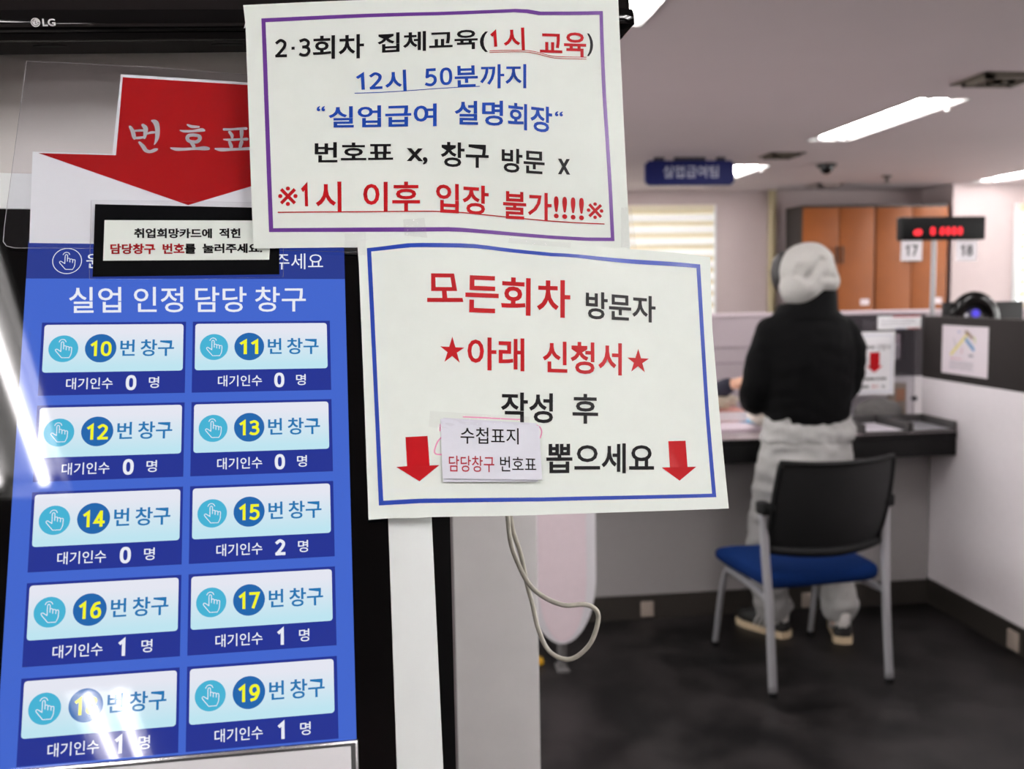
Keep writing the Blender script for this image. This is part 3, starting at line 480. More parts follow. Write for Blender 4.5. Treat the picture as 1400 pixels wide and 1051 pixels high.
# silver-edged holder at the foot of the screen
hold = thing('sign_holder', 'light grey panel with a silver edge below the lowest buttons', 'holder', kxf(4, -430, 0))
H0 = kxf(4, -430, 0)
bm = nb(); kbox(bm, -111, -470, 0.8, 119.4, -344.2, 9, 1.5); o = kobj('rim', bm, mat('brushed_silver', (190, 190, 190), 0.25, metal=0.9), hold, 40, H0)
bm = nb(); kbox(bm, -109.2, -470, 8.4, 117.4, -346.2, 9.6, 0.3); kobj('groove', bm, mat('dark_groove', (40, 40, 40), 0.5), hold, 40, H0)
bm = nb(); kbox(bm, -106.6, -470, 9.0, 114.2, -347.8, 11, 0.6); kobj('plate', bm, mat('pale_grey_plate', (206, 206, 208), 0.4, noise_amt=0.01), hold, 40, H0)

# ================================================================== monitor above the kiosk
TX = Vector((0.509, 0.0385, 0.021)).normalized(); TN = Vector((0.0754, -0.997, 0)).normalized(); TU = TN.cross(TX)*-1
if TU.z < 0: TU = -TU
TS_ = 1.044
T0 = Vector((-0.119*TS_, 0.824*TS_, 1.5+0.2108*TS_))
MT = Matrix(((TX.x, TU.x, TN.x, T0.x), (TX.y, TU.y, TN.y, T0.y), (TX.z, TU.z, TN.z, T0.z), (0, 0, 0, 1))) @ Matrix.Diagonal((TS_, TS_, TS_, 1))
tv = thing('wall_monitor', 'wide black television with a glossy bezel mounted above the kiosk', 'television', T0 + TX*(-0.15))
tl = Vector(tv.location)
GLOSS = mat('gloss_black', (4, 4, 4), 0.07, spec=0.35)
def tvobj(name, fn, m, parent=None, auto=40):
    bm = nb(); fn(bm); bmesh.ops.transform(bm, matrix=MT, verts=bm.verts); bmesh.ops.translate(bm, verts=bm.verts, vec=-tl); return obj(name, bm, m, parent or tv, auto=auto)
def bez(bm):
    x0, x1 = -0.63, 0.334
    box(bm, (x0, 0.021, -0.05), (x1, 0.56, -0.004), 0.006)
    # bottom rail: rounded nose, then a flatter lower lip
    pf = [(0.024, -0.005), (0.024, 0.0), (0.0215, 0.001), (0.016, 0.003), (0.010, 0.0035), (0.007, 0.002), (0.006, 0.0), (0.001, 0.0), (0.0, -0.0015), (0.0, -0.040), (0.024, -0.040)]
    xs = [(x0, 0.010), (x0+0.012, 0.0), (x1-0.010, 0.0), (x1, 0.010)]
    rows = [[bm.verts.new((x, max(y, d), z-d*0.25)) for y, z in pf] for x, d in xs]
    for a, b in zip(rows, rows[1:]):
        for i in range(len(pf)): bm.faces.new((a[i], a[(i+1) % len(pf)], b[(i+1) % len(pf)], b[i]))
    bm.faces.new(rows[0][::-1]); bm.faces.new(rows[-1])
tvobj('bezel', bez, GLOSS)
tvobj('display', lambda bm: box(bm, (-0.615, 0.034, -0.006), (0.319, 0.548, -0.003)), mat('display_black', (5, 5, 6), 0.15))
tvobj('underside', lambda bm: box(bm, (-0.62, -0.0005, -0.039), (0.324, 0.0015, -0.003)), mat('underside_grey', (38, 36, 36), 0.8, spec=0.15))
for xc, zc in ((-0.153, -0.011), (-0.0155, -0.0115)):
    def sl(bm):
        cyl(bm, (xc, -0.0008, zc), 1, 0.0012, 24, 'Y'); bmesh.ops.scale(bm, vec=(0.013, 1, 0.003), space=Matrix.Translation((-xc, 0.0008, -zc)), verts=bm.verts)
    tvobj('speaker_slot', sl, mat('slot_black', (8, 8, 8), 0.8))
tvobj('mount_arm', lambda bm: (box(bm, (-0.20, 0.16, -0.12), (-0.08, 0.40, -0.05), 0.004)), BLACKP)
pr = Print(lambda x, y, l: MT @ Vector((x*0.001, y*0.001, 0.0040+l*0.001)) - tl)
LW = mat('logo_silver', (214, 214, 214), 0.4)
cx, cy = -161.0+7.5+1, 17.0-3.2
cx = -152.0-6.5
pr.disc(cx, 13.4, 3.5, LW, 0.0); LK = mat('logo_black', (20, 20, 20), 0.5)
pr.ring(cx, 13.4, 2.55, 0.42, LK, 0.06, 90, 360); pr.stroke([(cx, 14.6), (cx, 12.2), (cx+1.2, 12.2)], 0.42, LK, 0.06); pr.disc(cx-1.2, 14.5, 0.4, LK, 0.06, 14); pr.stroke([(cx+1.3, 13.4), (cx+2.5, 13.4)], 0.4, LK, 0.06)
pr.rtext('LG', cx+5.0, 10.4, cx+14.6, 16.2, LW, 0.0, 0.03)
pr.text('Λ', [(-0.5, 15.5), (5.5, 15.5), (5.5, 8.0), (-0.5, 8.0)], LW, 0.0, 0.0)
link('logo', pr.mesh('logo'), tv)

# ================================================================== papers
def sheet(name, D, bump, label, bordermat, thick=0.25):
    fr = D['frame']; o0 = Vector(fr[0]); xf = frame_xf(fr, bump)
    pr = Print(lambda x, y, l: xf(x, y, l) - o0)
    coons(pr, D['top'], D['right'], D['bottom'], D['left'], PAPER, thick)
    for a, b in D['border']:
        n = 26; ra, rb = resample(a, n), resample(b, n); pr.strip([tuple(p) for p in ra], [tuple(p) for p in rb], bordermat, 0.22)
    for t, c, q in D['words']: pr.text(t, q, INK[c], 0.3, {'까지': 0.011, '※': 0.0}.get(t, 0.019) if t != '#1' else 0.06, 0.12 if t == '까지' else 0.0)
    for c, wd, pts in D['lines']: pr.stroke([tuple(p)[:2] for p in catmull([(x, y, 0) for x, y in pts], 6)], wd, INK[c], 0.28)
    for c, q in D.get('polys', []): pr.poly(q, INK[c], 0.26)
    o = link(name, pr.mesh(name), None); o.location = o0
    for p in o.data.polygons: p.use_smooth = True
    o.data.set_sharp_from_angle(angle=math.radians(50))
    return tag(o, label, 'notice'), xf
n1, xf1 = sheet('paper_notice', P1, bump1, 'large white paper notice with a purple border taped over the television bezel', PURPLE)
n2, xf2 = sheet('paper_notice', P2, bump2, 'white paper notice with a blue border, two red arrows and a slip stuck on', BLUEB)
def slip(quad, words, z, label, lift=0.6, curl=2.2):
    cxy = Vector((sum(p[0] for p in quad)/4, sum(p[1] for p in quad)/4)); o0 = xf2(cxy.x, cxy.y, 0)
    ytop = max(p[1] for p in quad); h = 46.0; xl = min(p[0] for p in quad)
    def xf(x, y, l):
        t = max(0, (ytop-y)/h); return xf2(x, y, z + l + curl*t*t + 0.6*max(0, (x-xl)/78)*t) - o0
    pr = Print(xf); tl_, tr_, br_, bl_ = quad
    coons(pr, [tl_, tr_], [tr_, br_], [bl_, br_], [tl_, bl_], PAPER2, 0.2, 10, 8)
    for t, c, q in words: pr.text(t, q, INK[c], 0.25, 0.006)
    o = link('paper_slip', pr.mesh('paper_slip')); o.location = o0
    tag(o, label, 'slip', 'slips stuck on the blue bordered notice')
slip(SLIP['quad2'], [], 0.5, 'rear white slip peeking out under the printed slip on the blue bordered notice', curl=1.2)
slip(SLIP['quad'], SLIP['words'], 0.9, 'small white slip printed in black and red stuck over the lower left of the notice')

# laminated arrow sign and laminated label on the kiosk
def laminate(name, label, cat, film_pts, filmmat, lift, parts, rough=None):
    c = film_pts[0]; o0 = kxf(sum(p[0] for p in film_pts)/len(film_pts), sum(p[1] for p in film_pts)/len(film_pts), lift)
    pr = Print(lambda x, y, l: kxf(x, y, lift+l) - o0); parts(pr)
    o = link(name, pr.mesh(name)); o.location = o0; tag(o, label, cat)
    pf = Print(lambda x, y, l: kxf(x, y, lift+l) - o0); pf.poly(film_pts, filmmat, 0.75)
    n = len(film_pts)
    f = link('clear_film', pf.mesh('clear_film'), o)
    e = Print(lambda x, y, l: kxf(x, y, lift+l) - o0)
    e.strip([tuple(p) for p in film_pts]+[tuple(film_pts[0])], [(p[0]*0.997, (p[1]-100 if lift < 3 else p[1]-30)*0.997+(100 if lift < 3 else 30)) for p in film_pts+[film_pts[0]]], mat('film_edge', (150, 150, 154), 0.2), 0.8)
    link('film_edge', e.mesh('film_edge'), f)
    return o
RED = mat('arrow_red', (172, 6, 12), 0.6, spec=0.05); SIGNW = mat('sign_white', (244, 249, 248), 0.5, spec=0.2)
def arrow_parts(pr):
    pr.poly(K['white'], SIGNW, 0.0); pr.poly(K['red'], RED, 0.2)
    for st in K['brush']:
        sm = catmull([(x, y, 0) for x, y, w_ in st], 5); ws = catmull([(w_, 0, 0) for x, y, w_ in st], 5)
        pr.stroke([(p.x, p.y, max(0.2, q.x)) for p, q in zip(sm, ws)], 1, SIGNW, 0.4)
    # a little thickness for the card
    m = pr.mi(SIGNW)
laminate('arrow_sign', 'laminated white sign with a big red down arrow and white brush lettering', 'sign', K['film'], film('clear_laminate', (246, 246, 250), 0.015, 0.03, haze=0.01), 2.0, arrow_parts)
def label_parts(pr):
    pr.poly(K['labblack'], mat('label_black', (10, 11, 13), 0.6, spec=0.04), 0.0); pr.poly(K['labwhite'], PAPER, 0.2)
    for t, c, q in K['labwords']: pr.text(t, q, INK[c], 0.4, 0.03, 0.15)
laminate('laminated_label', 'black framed white laminated label across the top of the screen', 'label', K['labfilm'], film('clear_laminate_thin', (252, 252, 252), 0.0, 0.03), 4.5, label_parts)

# clear adhesive tape
TAPE = film('clear_tape', (253, 253, 253), 0.025, 0.1, bump=0.7, bscale=200, haze=0.03)
CRINK = film('crinkled_tape', (253, 253, 253), 0.06, 0.04, bump=1.0, bscale=420, haze=0.05)
def tape(pts, xf, m, lift, label, nx=14, ny=8, wob=0.5):
    tl_, tr_, br_, bl_ = pts; cx_ = sum(p[0] for p in pts)/4; cy_ = sum(p[1] for p in pts)/4; o0 = xf(cx_, cy_, lift)
    g = []; f = []
    for j in range(ny+1):
        for i in range(nx+1):
            u, v = i/nx, j/ny
            x = (tl_[0]*(1-u)+tr_[0]*u)*(1-v)+(bl_[0]*(1-u)+br_[0]*u)*v; y = (tl_[1]*(1-u)+tr_[1]*u)*(1-v)+(bl_[1]*(1-u)+br_[1]*u)*v
            g.append(xf(x, y, lift + wob*noise.noise(Vector((x*0.35, y*0.35, 3)))) - o0)
    f = [(j*(nx+1)+i, (j+1)*(nx+1)+i, (j+1)*(nx+1)+i+1, j*(nx+1)+i+1) for j in range(ny) for i in range(nx)]
    me = bpy.data.meshes.new('clear_tape'); me.from_pydata(g, [], f); o = link('clear_tape', me, None, m); o.location = o0
    for p in me.polygons: p.use_smooth = True
    return tag(o, label, 'tape', 'clear tape holding up the notices')
tape(TAPES['a'], xf2, CRINK, 1.4, 'crinkled clear tape across the lower purple border left of centre', wob=0.7)
tape(TAPES['b'], xf2, CRINK, 6.0, 'crumpled clear tape on the right edge where the two notices meet', wob=1.4)
tape(TAPES['c'], xf2, TAPE, 1.6, 'long clear tape strip with small black tears under the purple border')
tape(TAPES['d'], xf2, TAPE, 1.2, 'clear tape at the top left corner of the blue bordered notice')
tape(TAPES['e'], xf2, TAPE, 0.9, 'clear tape above the small printed slip')
WALLP = mat('wall_paint', (190, 175, 174), 0.7, noise_amt=0.02, nscale=6)
def wall(name, lo, hi, m=WALLP): o = boxobj(name, lo, hi, m); return struct(o)
def hole_wall(name, x0, x1, y0, y1, z0, z1, hx0, hx1, hz0, hz1, m):
    bm = nb()
    for lo, hi in (((x0, y0, z0), (hx0, y1, z1)), ((hx1, y0, z0), (x1, y1, z1)), ((hx0, y0, z0), (hx1, y1, hz0)), ((hx0, y0, hz1), (hx1, y1, z1))): box(bm, lo, hi)
    return struct(obj(name, bm, m))
wall('floor', (-3.6, -5.1, -0.1), (7.6, 9.4, 0.0), mat('floor_vinyl', (5, 4, 4), 0.45, second=(34, 31, 31), nscale=4.5, spec=0.25, bump=0.05, bscale=30))
def side_wall(name, x0, x1, fill_opens):  # its windows are unseen, added to let in daylight for ceiling and background
    bm = nb(); ys = [-5.1] + [v for o_ in fill_opens for v in o_] + [9.4]
    for a, b in zip(ys[::2], ys[1::2]): box(bm, (x0, a, 0), (x1, b, ZC))
    for a, b in fill_opens: box(bm, (x0, a, 0), (x1, b, 0.9)); box(bm, (x0, a, 2.3), (x1, b, ZC))
    struct(obj(name, bm, WALLP))
    for k, (a, b) in enumerate(fill_opens):
        bm = nb()
        for y0_, y1_, z0_, z1_ in ((a, a+0.06, 0.9, 2.3), (b-0.06, b, 0.9, 2.3), ((a+b)/2-0.03, (a+b)/2+0.03, 0.9, 2.3), (a, b, 0.9, 0.96), (a, b, 2.24, 2.3)): box(bm, (x0+0.02, y0_, z0_), (x1-0.02, y1_, z1_))
        wn = struct(obj('window_%d' % (3+k+(2 if x0 > 0 else 0)), bm, mat('window_white', (226, 230, 232), 0.4)))
        ld = bpy.data.lights.new('window_portal', 'AREA'); ld.shape = 'RECTANGLE'; ld.size = b-a; ld.size_y = 1.4; ld.cycles.is_portal = True
        lo = bpy.data.objects.new('window_portal', ld); COL.objects.link(lo); lo.location = (x0-0.02 if x0 < 0 else x1+0.02, (a+b)/2, 1.6); sg = 1 if x0 < 0 else -1
        lo.rotation_euler = Matrix(((0, 0, -sg), (sg, 0, 0), (0, 1, 0))).transposed().to_euler() if False else (math.pi/2, 0, -sg*math.pi/2)
side_wall('wall_left', -3.6, -3.5, [(0.6, 4.2), (5.0, 8.6)]); side_wall('wall_right', 7.5, 7.6, [(0.0, 3.6), (4.4, 8.0)]); wall('wall_front', (-3.5, -5.1, 0), (7.5, -5.0, ZC))
hole_wall('wall_back', -3.5, 5.22, 9.1, 9.25, 0, ZC, 1.3, 3.03, 1.0, 2.29, WALLP)
hole_wall('wall_back_right', 5.22, 7.5, 8.55, 9.25, 0, ZC, 5.90, 7.1, 1.0, 2.245, WALLP)
boxobj('baseboard_back', (-3.5, 9.085, 0), (5.22, 9.1, 0.1), mat('dark_skirting', (50, 46, 45), 0.5))['kind'] = 'structure'
ALU = mat('window_white', (226, 230, 232), 0.4)
def window(n, x0, x1, y, z0, z1, label):
    bm = nb(); t = 0.05
    for lo, hi in (((x0, y-0.02, z0), (x0+t, y+0.06, z1)), ((x1-t, y-0.02, z0), (x1, y+0.06, z1)), ((x0+t, y-0.02, z0), (x1-t, y+0.06, z0+t)), ((x0+t, y-0.02, z1-t), (x1-t, y+0.06, z1)), (((x0+x1)/2-0.025, y+0.02, z0+t), ((x0+x1)/2+0.025, y+0.06, z1-t))): box(bm, lo, hi, 0.004)
    wn = struct(obj('window_%d' % n, bm, ALU, auto=40))
    bm = nb(); box(bm, (x0+t, y+0.036, z0+t), (x1-t, y+0.042, z1-t)); obj('glass', bm, film('window_glass', (238, 242, 245), 0.06, 0.02), wn)
    bl = thing('zebra_blind', label, 'blind', ((x0+x1)/2, y-0.045, z0+0.02), 0, 'zebra blinds at the far windows')
    L = Vector(bl.location); nrow = int((z1-z0-0.06)/0.113); cream = mat('blind_cream', (226, 214, 178), 0.7, emit=(238, 224, 186), es=0.06); white = mat('blind_white', (240, 240, 234), 0.7, emit=(250, 250, 245), es=0.18)  # weak emission stands in for daylight passing through the fabric
    bm = nb(); X0, X1 = x0+0.03-L.x, x1-0.032-L.x; P = []
    N = nrow*12
    for k in range(N+1): P.append((-0.012+0.010*math.sin(2*math.pi*k/12), z1-0.05-k*0.113/12-L.z))
    A = [bm.verts.new((X0, a, b)) for a, b in P]; B = [bm.verts.new((X1, a, b)) for a, b in P]
    for k in range(N): f = bm.faces.new((A[k], A[k+1], B[k+1], B[k])); f.material_index = 0 if (k % 12) < 4 else 1
    o = obj('blind_fabric', bm, [cream, white], bl)
    bm = nb(); box(bm, (X0, -0.03, z1-0.055-L.z), (X1, 0.02, z1-0.005-L.z), 0.006); obj('head_rail', bm, mat('rail_cream', (222, 212, 186), 0.5), bl, auto=40)
window(1, 1.3, 3.09, 9.1, 1.0, 2.32, 'cream and white striped blind in the far window behind the notices')
window(2, 5.845, 7.1, 8.55, 1.0, 2.26, 'striped blind of the far window cut off by the right edge')
bm = nb(); cyl(bm, (0, 0, ZC/2), 0.042, ZC-0.002, 20)
for z in (0.5, 1.7): cyl(bm, (0, 0, z), 0.05, 0.03, 20)
o = obj('wall_pipe', bm, mat('pipe_cream', (158, 144, 112), 0.5, noise_amt=0.05), auto=40); o.location = (3.64, 9.03, 0); tag(o, 'pale yellow vertical pipe on the far wall left of the cabinets', 'pipe')
# ------------------------------------------------------------------ cabinets
WOOD = mat('orange_wood', (140, 77, 32), 0.5, spec=0.3, noise_amt=0.06, nscale=7)
CARC = mat('cabinet_dark', (32, 27, 26), 0.5, noise_amt=0.05)
def cabinet(x0, x1, label, first):
    t = thing('storage_cabinet', label, 'cabinet', ((x0+x1)/2, 8.7, 0), 0, 'tall wooden cabinets by the far wall')
    w_ = (x1-x0)/2-0.001
    bm = nb(); box(bm, (-w_, -0.17, 0.0), (w_, 0.2, 2.262), 0.003); obj('carcass', bm, CARC, t)
    for s in (-1, 1):
        a, b = sorted((s*0.004, s*(w_-0.008)))
        d = boxobj('door', (a, -0.195, 0.10), (b, -0.17, 2.235), WOOD, t, 0.003)
        bm = nb(); hx = s*0.028 if first else s*0.03; box(bm, (hx-0.007, -0.225, 1.72), (hx+0.007, -0.208, 1.88), 0.004); box(bm, (hx-0.005, -0.21, 1.73), (hx+0.005, -0.194, 1.745)); box(bm, (hx-0.005, -0.21, 1.855), (hx+0.005, -0.194, 1.87))
        h = obj('handle', bm, mat('handle_dark', (70, 48, 34), 0.35, metal=0.4), d)
        if s == 1: bx = boxobj('name_tag', (w_-0.135, -0.1965, 1.33), (w_-0.05, -0.1945, 1.385), mat('tag_white', (222, 210, 215), 0.5), d)
    return t
cabinet(3.72, 4.43, 'orange wooden cabinet just right of the hooded person', True); cabinet(4.432, 5.155, 'orange wooden cabinet behind the red number display', False)
# ------------------------------------------------------------------ ceiling fittings
def diffuser(x, y, s, sy, label, col):
    t = thing('air_vent', label, 'vent', (x, y, ZC), 0, 'square ceiling vents'); m = mat('vent_'+col[0], col[1], 0.6)
    bm = nb()
    for k in range(4):
        a = 1-k*0.24; z = -0.004-0.012*(k % 2)-0.004*k
        for lo, hi in (((-s*a, -sy*a, z), (s*a, -sy*a+0.03*s/0.15, 0)), ((-s*a, sy*a-0.03*s/0.15, z), (s*a, sy*a, 0)), ((-s*a, -sy*a, z), (-s*a+0.03*s/0.15, sy*a, 0)), ((s*a-0.03*s/0.15, -sy*a, z), (s*a, sy*a, 0))): box(bm, lo, hi)
    obj('louvre', bm, m, t); boxobj('duct_opening', (-s*0.97, -sy*0.97, -0.003), (s*0.97, sy*0.97, 0), mat('duct_dark', (120, 112, 98), 0.8), t)
diffuser(2.80, 4.23, 0.165, 0.14, 'olive brown square ceiling vent near the right top corner', ('olive', (112, 104, 92)))
diffuser(2.75, 6.66, 0.13, 0.13, 'dark ceiling vent between the hanging sign and the long light', ('dark', (92, 84, 72)))
diffuser(3.96, 8.55, 0.15, 0.14, 'faint pale ceiling vent above the cabinets', ('pale', (172, 156, 152)))
t = thing('dome_camera', 'small dark dome camera on the ceiling above the hooded person', 'camera', (3.31, 7.14, ZC))
bm = nb(); cyl(bm, (0, 0, -0.012), 0.075, 0.024, 24); obj('mount_ring', bm, mat('camera_dark', (40, 38, 38), 0.4), t, auto=40)
bm = nb(); ball(bm, (0, 0, -0.026), (0.052, 0.052, 0.052), 20); obj('dome', bm, mat('dome_black', (14, 14, 16), 0.15), t, auto=40)
t = thing('sprinkler_head', 'tiny dark sprinkler on the ceiling above the cabinets', 'sprinkler', (4.21, 7.9, ZC))
bm = nb(); cyl(bm, (0, 0, -0.008), 0.04, 0.016, 20); obj('escutcheon', bm, mat('sprinkler_grey', (86, 80, 80), 0.5), t, auto=40)
bm = nb(); cyl(bm, (0, 0, -0.03), 0.012, 0.05, 12); cyl(bm, (0, 0, -0.056), 0.028, 0.005, 16); obj('nozzle', bm, mat('camera_dark', (40, 38, 38), 0.4), t, auto=40)
# hanging sign
t = thing('hanging_sign', 'navy blue sign with pale lettering hanging from the ceiling', 'sign', (2.108, 6.78, 2.251)); sw, sh = 0.329, 0.174
bm = nb(); c = 0.022
prism(bm, [(-sw+c, 0), (sw-c, 0), (sw-c, 0.006), (sw, c), (sw, sh-c), (sw-c, sh-0.006), (sw-c, sh), (-sw+c, sh), (-sw+c, sh-0.006), (-sw, sh-c), (-sw, c), (-sw+c, 0.006)], -0.02, 0.02, Matrix.Rotation(math.pi/2, 4, 'X'))
NAVY = mat('sign_navy', (20, 27, 88), 0.5, spec=0.2); obj('board', bm, NAVY, t)
pr = Print(lambda x, y, l: Vector((x*0.001, -0.0205-l*0.001, y*0.001))); pr.rtext('실업급여팀', -200, 52, 206, 138, mat('sign_letter', (200, 204, 222), 0.5), 0.3, 0.0); link('lettering', pr.mesh('lettering'), t)
for x0, x1 in ((-0.265, -0.19), (-0.115, 0.115), (0.2, 0.262)):
    bm = nb(); box(bm, (x0, -0.018, sh), (x1, 0.018, ZC-2.251), 0.003); obj('hanger', bm, mat('hanger_dark', (50, 46, 48), 0.5), t)
# ------------------------------------------------------------------ counter and partitions
PANEL = mat('panel_grey', (146, 142, 142), 0.6, noise_amt=0.02, nscale=50); CHAR = mat('panel_charcoal', (46, 42, 41), 0.8, spec=0.2, noise_amt=0.05, nscale=90)
LIGHTP = mat('panel_light', (228, 222, 225), 0.55, noise_amt=0.015, nscale=40); BASE = mat('base_dark', (58, 54, 50), 0.35, metal=0.3); MAUVE = mat('panel_mauve', (170, 158, 163), 0.75, noise_amt=0.03, nscale=70)
DESKT = mat('counter_top', (168, 156, 160), 0.45); DARKE = mat('counter_dark', (17, 16, 16), 0.6, spec=0.2, noise_amt=0.06)
t = thing('service_counter', 'long dark fronted service counter with a grey back panel under it', 'counter', (1.35, 4.2, 0))
boxobj('worktop', (-1.25, -0.26, 0.822), (1.105, 0.55, 0.8485), DARKE, t, 0.003); boxobj('laminate', (-1.25, -0.257, 0.8485), (1.105, 0.55, 0.85), DESKT, t)
boxobj('apron', (-1.25, -0.255, 0.742), (1.105, -0.21, 0.822), DARKE, t, 0.003)
boxobj('back_panel', (-1.25, -0.045, 0.112), (1.105, -0.01, 0.822), PANEL, t)
b_ = boxobj('plinth', (-1.25, -0.055, 0.0), (1.105, -0.01, 0.112), BASE, t)
for x in (-0.26, 0.51): boxobj('levelling_bracket', (x-0.03, -0.062, 0.012), (x+0.03, -0.05, 0.082), mat('bracket_beige', (150, 138, 128), 0.5), t, 0.002)
for x in (-1.2, 1.05): boxobj('side_support', (x-0.02, -0.01, 0.0), (x+0.02, 0.5, 0.822), PANEL, t)
t = thing('side_partition', 'tall partition on the right with a charcoal top and a white lower panel', 'partition', (2.495, 3.45, 0))
boxobj('upper_board', (-0.035, -1.0, 1.068), (0.03, 0.80, 1.357), CHAR, t, 0.004); boxobj('lower_board', (-0.033, -1.0, 0.118), (0.028, 0.80, 1.068), LIGHTP, t)
boxobj('plinth', (-0.040, -1.0, 0.0), (0.03, 0.70, 0.118), BASE, t); boxobj('levelling_bracket', (-0.047, 0.02, 0.012), (-0.035, 0.09, 0.09), mat('bracket_beige', (150, 138, 128), 0.5), t, 0.002)
t = thing('window_screen', 'charcoal framed glass screen standing on the counter behind the notice', 'screen', (2.24, 4.36, 0.85))
boxobj('lower_panel', (-0.28, -0.018, 0.0), (0.285, 0.018, 0.215), LIGHTP, t)
bm = nb()
for lo, hi in (((-0.28, -0.02, 0.215), (0.285, 0.02, 0.298)), ((-0.28, -0.02, 0.42), (0.285, 0.02, 0.515)), ((-0.28, -0.02, 0.298), (-0.22, 0.02, 0.42)), ((0.18, -0.02, 0.298), (0.285, 0.02, 0.42))): box(bm, lo, hi)
obj('frame', bm, mat('frame_dark_mauve', (62, 55, 60), 0.6), t); boxobj('glass', (-0.22, -0.003, 0.298), (0.18, 0.003, 0.42), film('pane_glass', (226, 222, 226), 0.06, 0.05), t)
t = thing('acrylic_shield', 'clear acrylic shield on the counter carrying the red arrow notice', 'shield', (2.22, 4.29, 0.85))
CLEAR = film('clear_acrylic', (240, 240, 242), 0.05, 0.06)
boxobj('sheet', (-0.36, -0.002, 0.0), (0.225, 0.002, 0.52), CLEAR, t); boxobj('edge', (0.2225, -0.0025, 0.0), (0.2255, 0.0025, 0.52), film('acrylic_edge', (190, 186, 192), 0.12, 0.15, haze=0.1), t)
for x in (0.222,): 
    bm = nb(); cyl(bm, (x, -0.010, 0.113), 0.012, 0.018, 16, 'Y'); obj('screw_knob', bm, mat('knob_dark', (60, 56, 64), 0.4), t, auto=40)
def flat(name, label, cat, O, ux, wmm, hmm, m, fn=None, thick=0.6, group=None):
    ux = Vector(ux).normalized(); n = ux.cross(Vector((0, 0, 1))); O = Vector(O); o0 = O + ux*wmm*0.0005
    pr = Print(lambda x, y, l: O + ux*x*0.001 + Vector((0, 0, y*0.001)) + n*(l*0.001) - o0)
    coons(pr, [(0, hmm), (wmm, hmm)], [(wmm, hmm), (wmm, 0)], [(0, 0), (wmm, 0)], [(0, hmm), (0, 0)], m, thick, 4, 4)
    if fn: fn(pr)
    o = link(name, pr.mesh(name)); o.location = o0; return tag(o, label, cat, group)
PW = mat('sheet_white', (244, 244, 246), 0.6); GT = mat('print_grey', (150, 146, 156), 0.6); BT = mat('print_black', (40, 40, 46), 0.6); BLU = mat('print_blue', (160, 166, 200), 0.6)
def dashes(pr, x0, x1, y, h, m, seed, l=0.4):
    r = random.Random(seed); x = x0
    while x < x1: w_ = r.uniform(5, 12); pr.rect(x, y, min(x+w_, x1), y+h, m, l); x += w_ + r.choice((2, 2, 2, 7))
def a4(pr):
    for a in ((14, 14, 196, 16), (14, 283, 196, 285), (14, 14, 16, 285), (194, 14, 196, 285)): pr.rect(*a, BLU, 0.4)
    pr.rtext('신청서', 118, 215, 186, 243, BT, 0.5, 0.0); dashes(pr, 40, 112, 222, 14, BT, 3)
    pr.poly([(84, 205), (134, 205), (134, 140), (150, 140), (109, 108), (68, 140), (84, 140)], INK['r'], 0.5)
    dashes(pr, 60, 170, 72, 12, BT, 5); dashes(pr, 40, 88, 34, 13, BT, 6); pr.rtext('필수', 98, 33, 134, 49, INK['r'], 0.5, 0.0); dashes(pr, 150, 166, 34, 13, BT, 8)
flat('paper_notice', 'white paper notice with one red down arrow on the clear acrylic shield', 'notice', (2.131, 4.2865, 0.984), (1, 0, 0), 210, 302, PW, a4)
def strip(pr):
    pr.rect(75, 57, 216, 62, INK['r'], 0.4); pr.rect(150, 1, 216, 5, INK['r'], 0.4); pr.rect(90, 1, 140, 4, mat('print_navy', (60, 66, 130), 0.6), 0.4)
    for k, y in enumerate((18, 30, 42)): dashes(pr, 16, 190 - 30*(k == 0), y, 4, GT, k+20)
flat('label_strip', 'narrow white label with red edges above the red arrow notice', 'label', (2.252, 4.2855, 1.296), (1, 0, 0), 218, 63, PW, strip)
def mapfn(pr):
    YE, BL, OL = mat('map_yellow', (226, 214, 120), 0.6), mat('map_blue', (130, 176, 214), 0.6), mat('map_olive', (150, 120, 90), 0.6)
    pr.stroke([(72, 88), (130, 132), (188, 178)], 13, YE, 0.4); pr.stroke([(184, 158), (212, 138), (240, 118)], 19, BL, 0.45); pr.stroke([(182, 192), (205, 182), (228, 168)], 15, OL, 0.5)
    pr.stroke([(245, 170), (250, 150)], 10, mat('map_green', (190, 200, 130), 0.6), 0.4); pr.stroke([(150, 95), (158, 118)], 6, mat('map_rose', (206, 150, 160), 0.6), 0.4); pr.rect(205, 84, 240, 94, GT, 0.4); pr.rect(120, 186, 140, 194, BLU, 0.4)
    pr.stroke([(90, 160), (100, 140), (110, 120)], 4, GT, 0.35)
    dashes(pr, 62, 160, 68, 5, mat('map_rose', (206, 150, 160), 0.6), 31)
    for k in range(4): dashes(pr, 62, 240, 54-k*10, 4, GT, 40+k)
flat('map_poster', 'white poster with a coloured street map on the charcoal partition', 'poster', (2.4585, 4.083, 1.104), (0, -1, 0), 343, 217, mat('poster_white', (218, 208, 214), 0.6), mapfn)
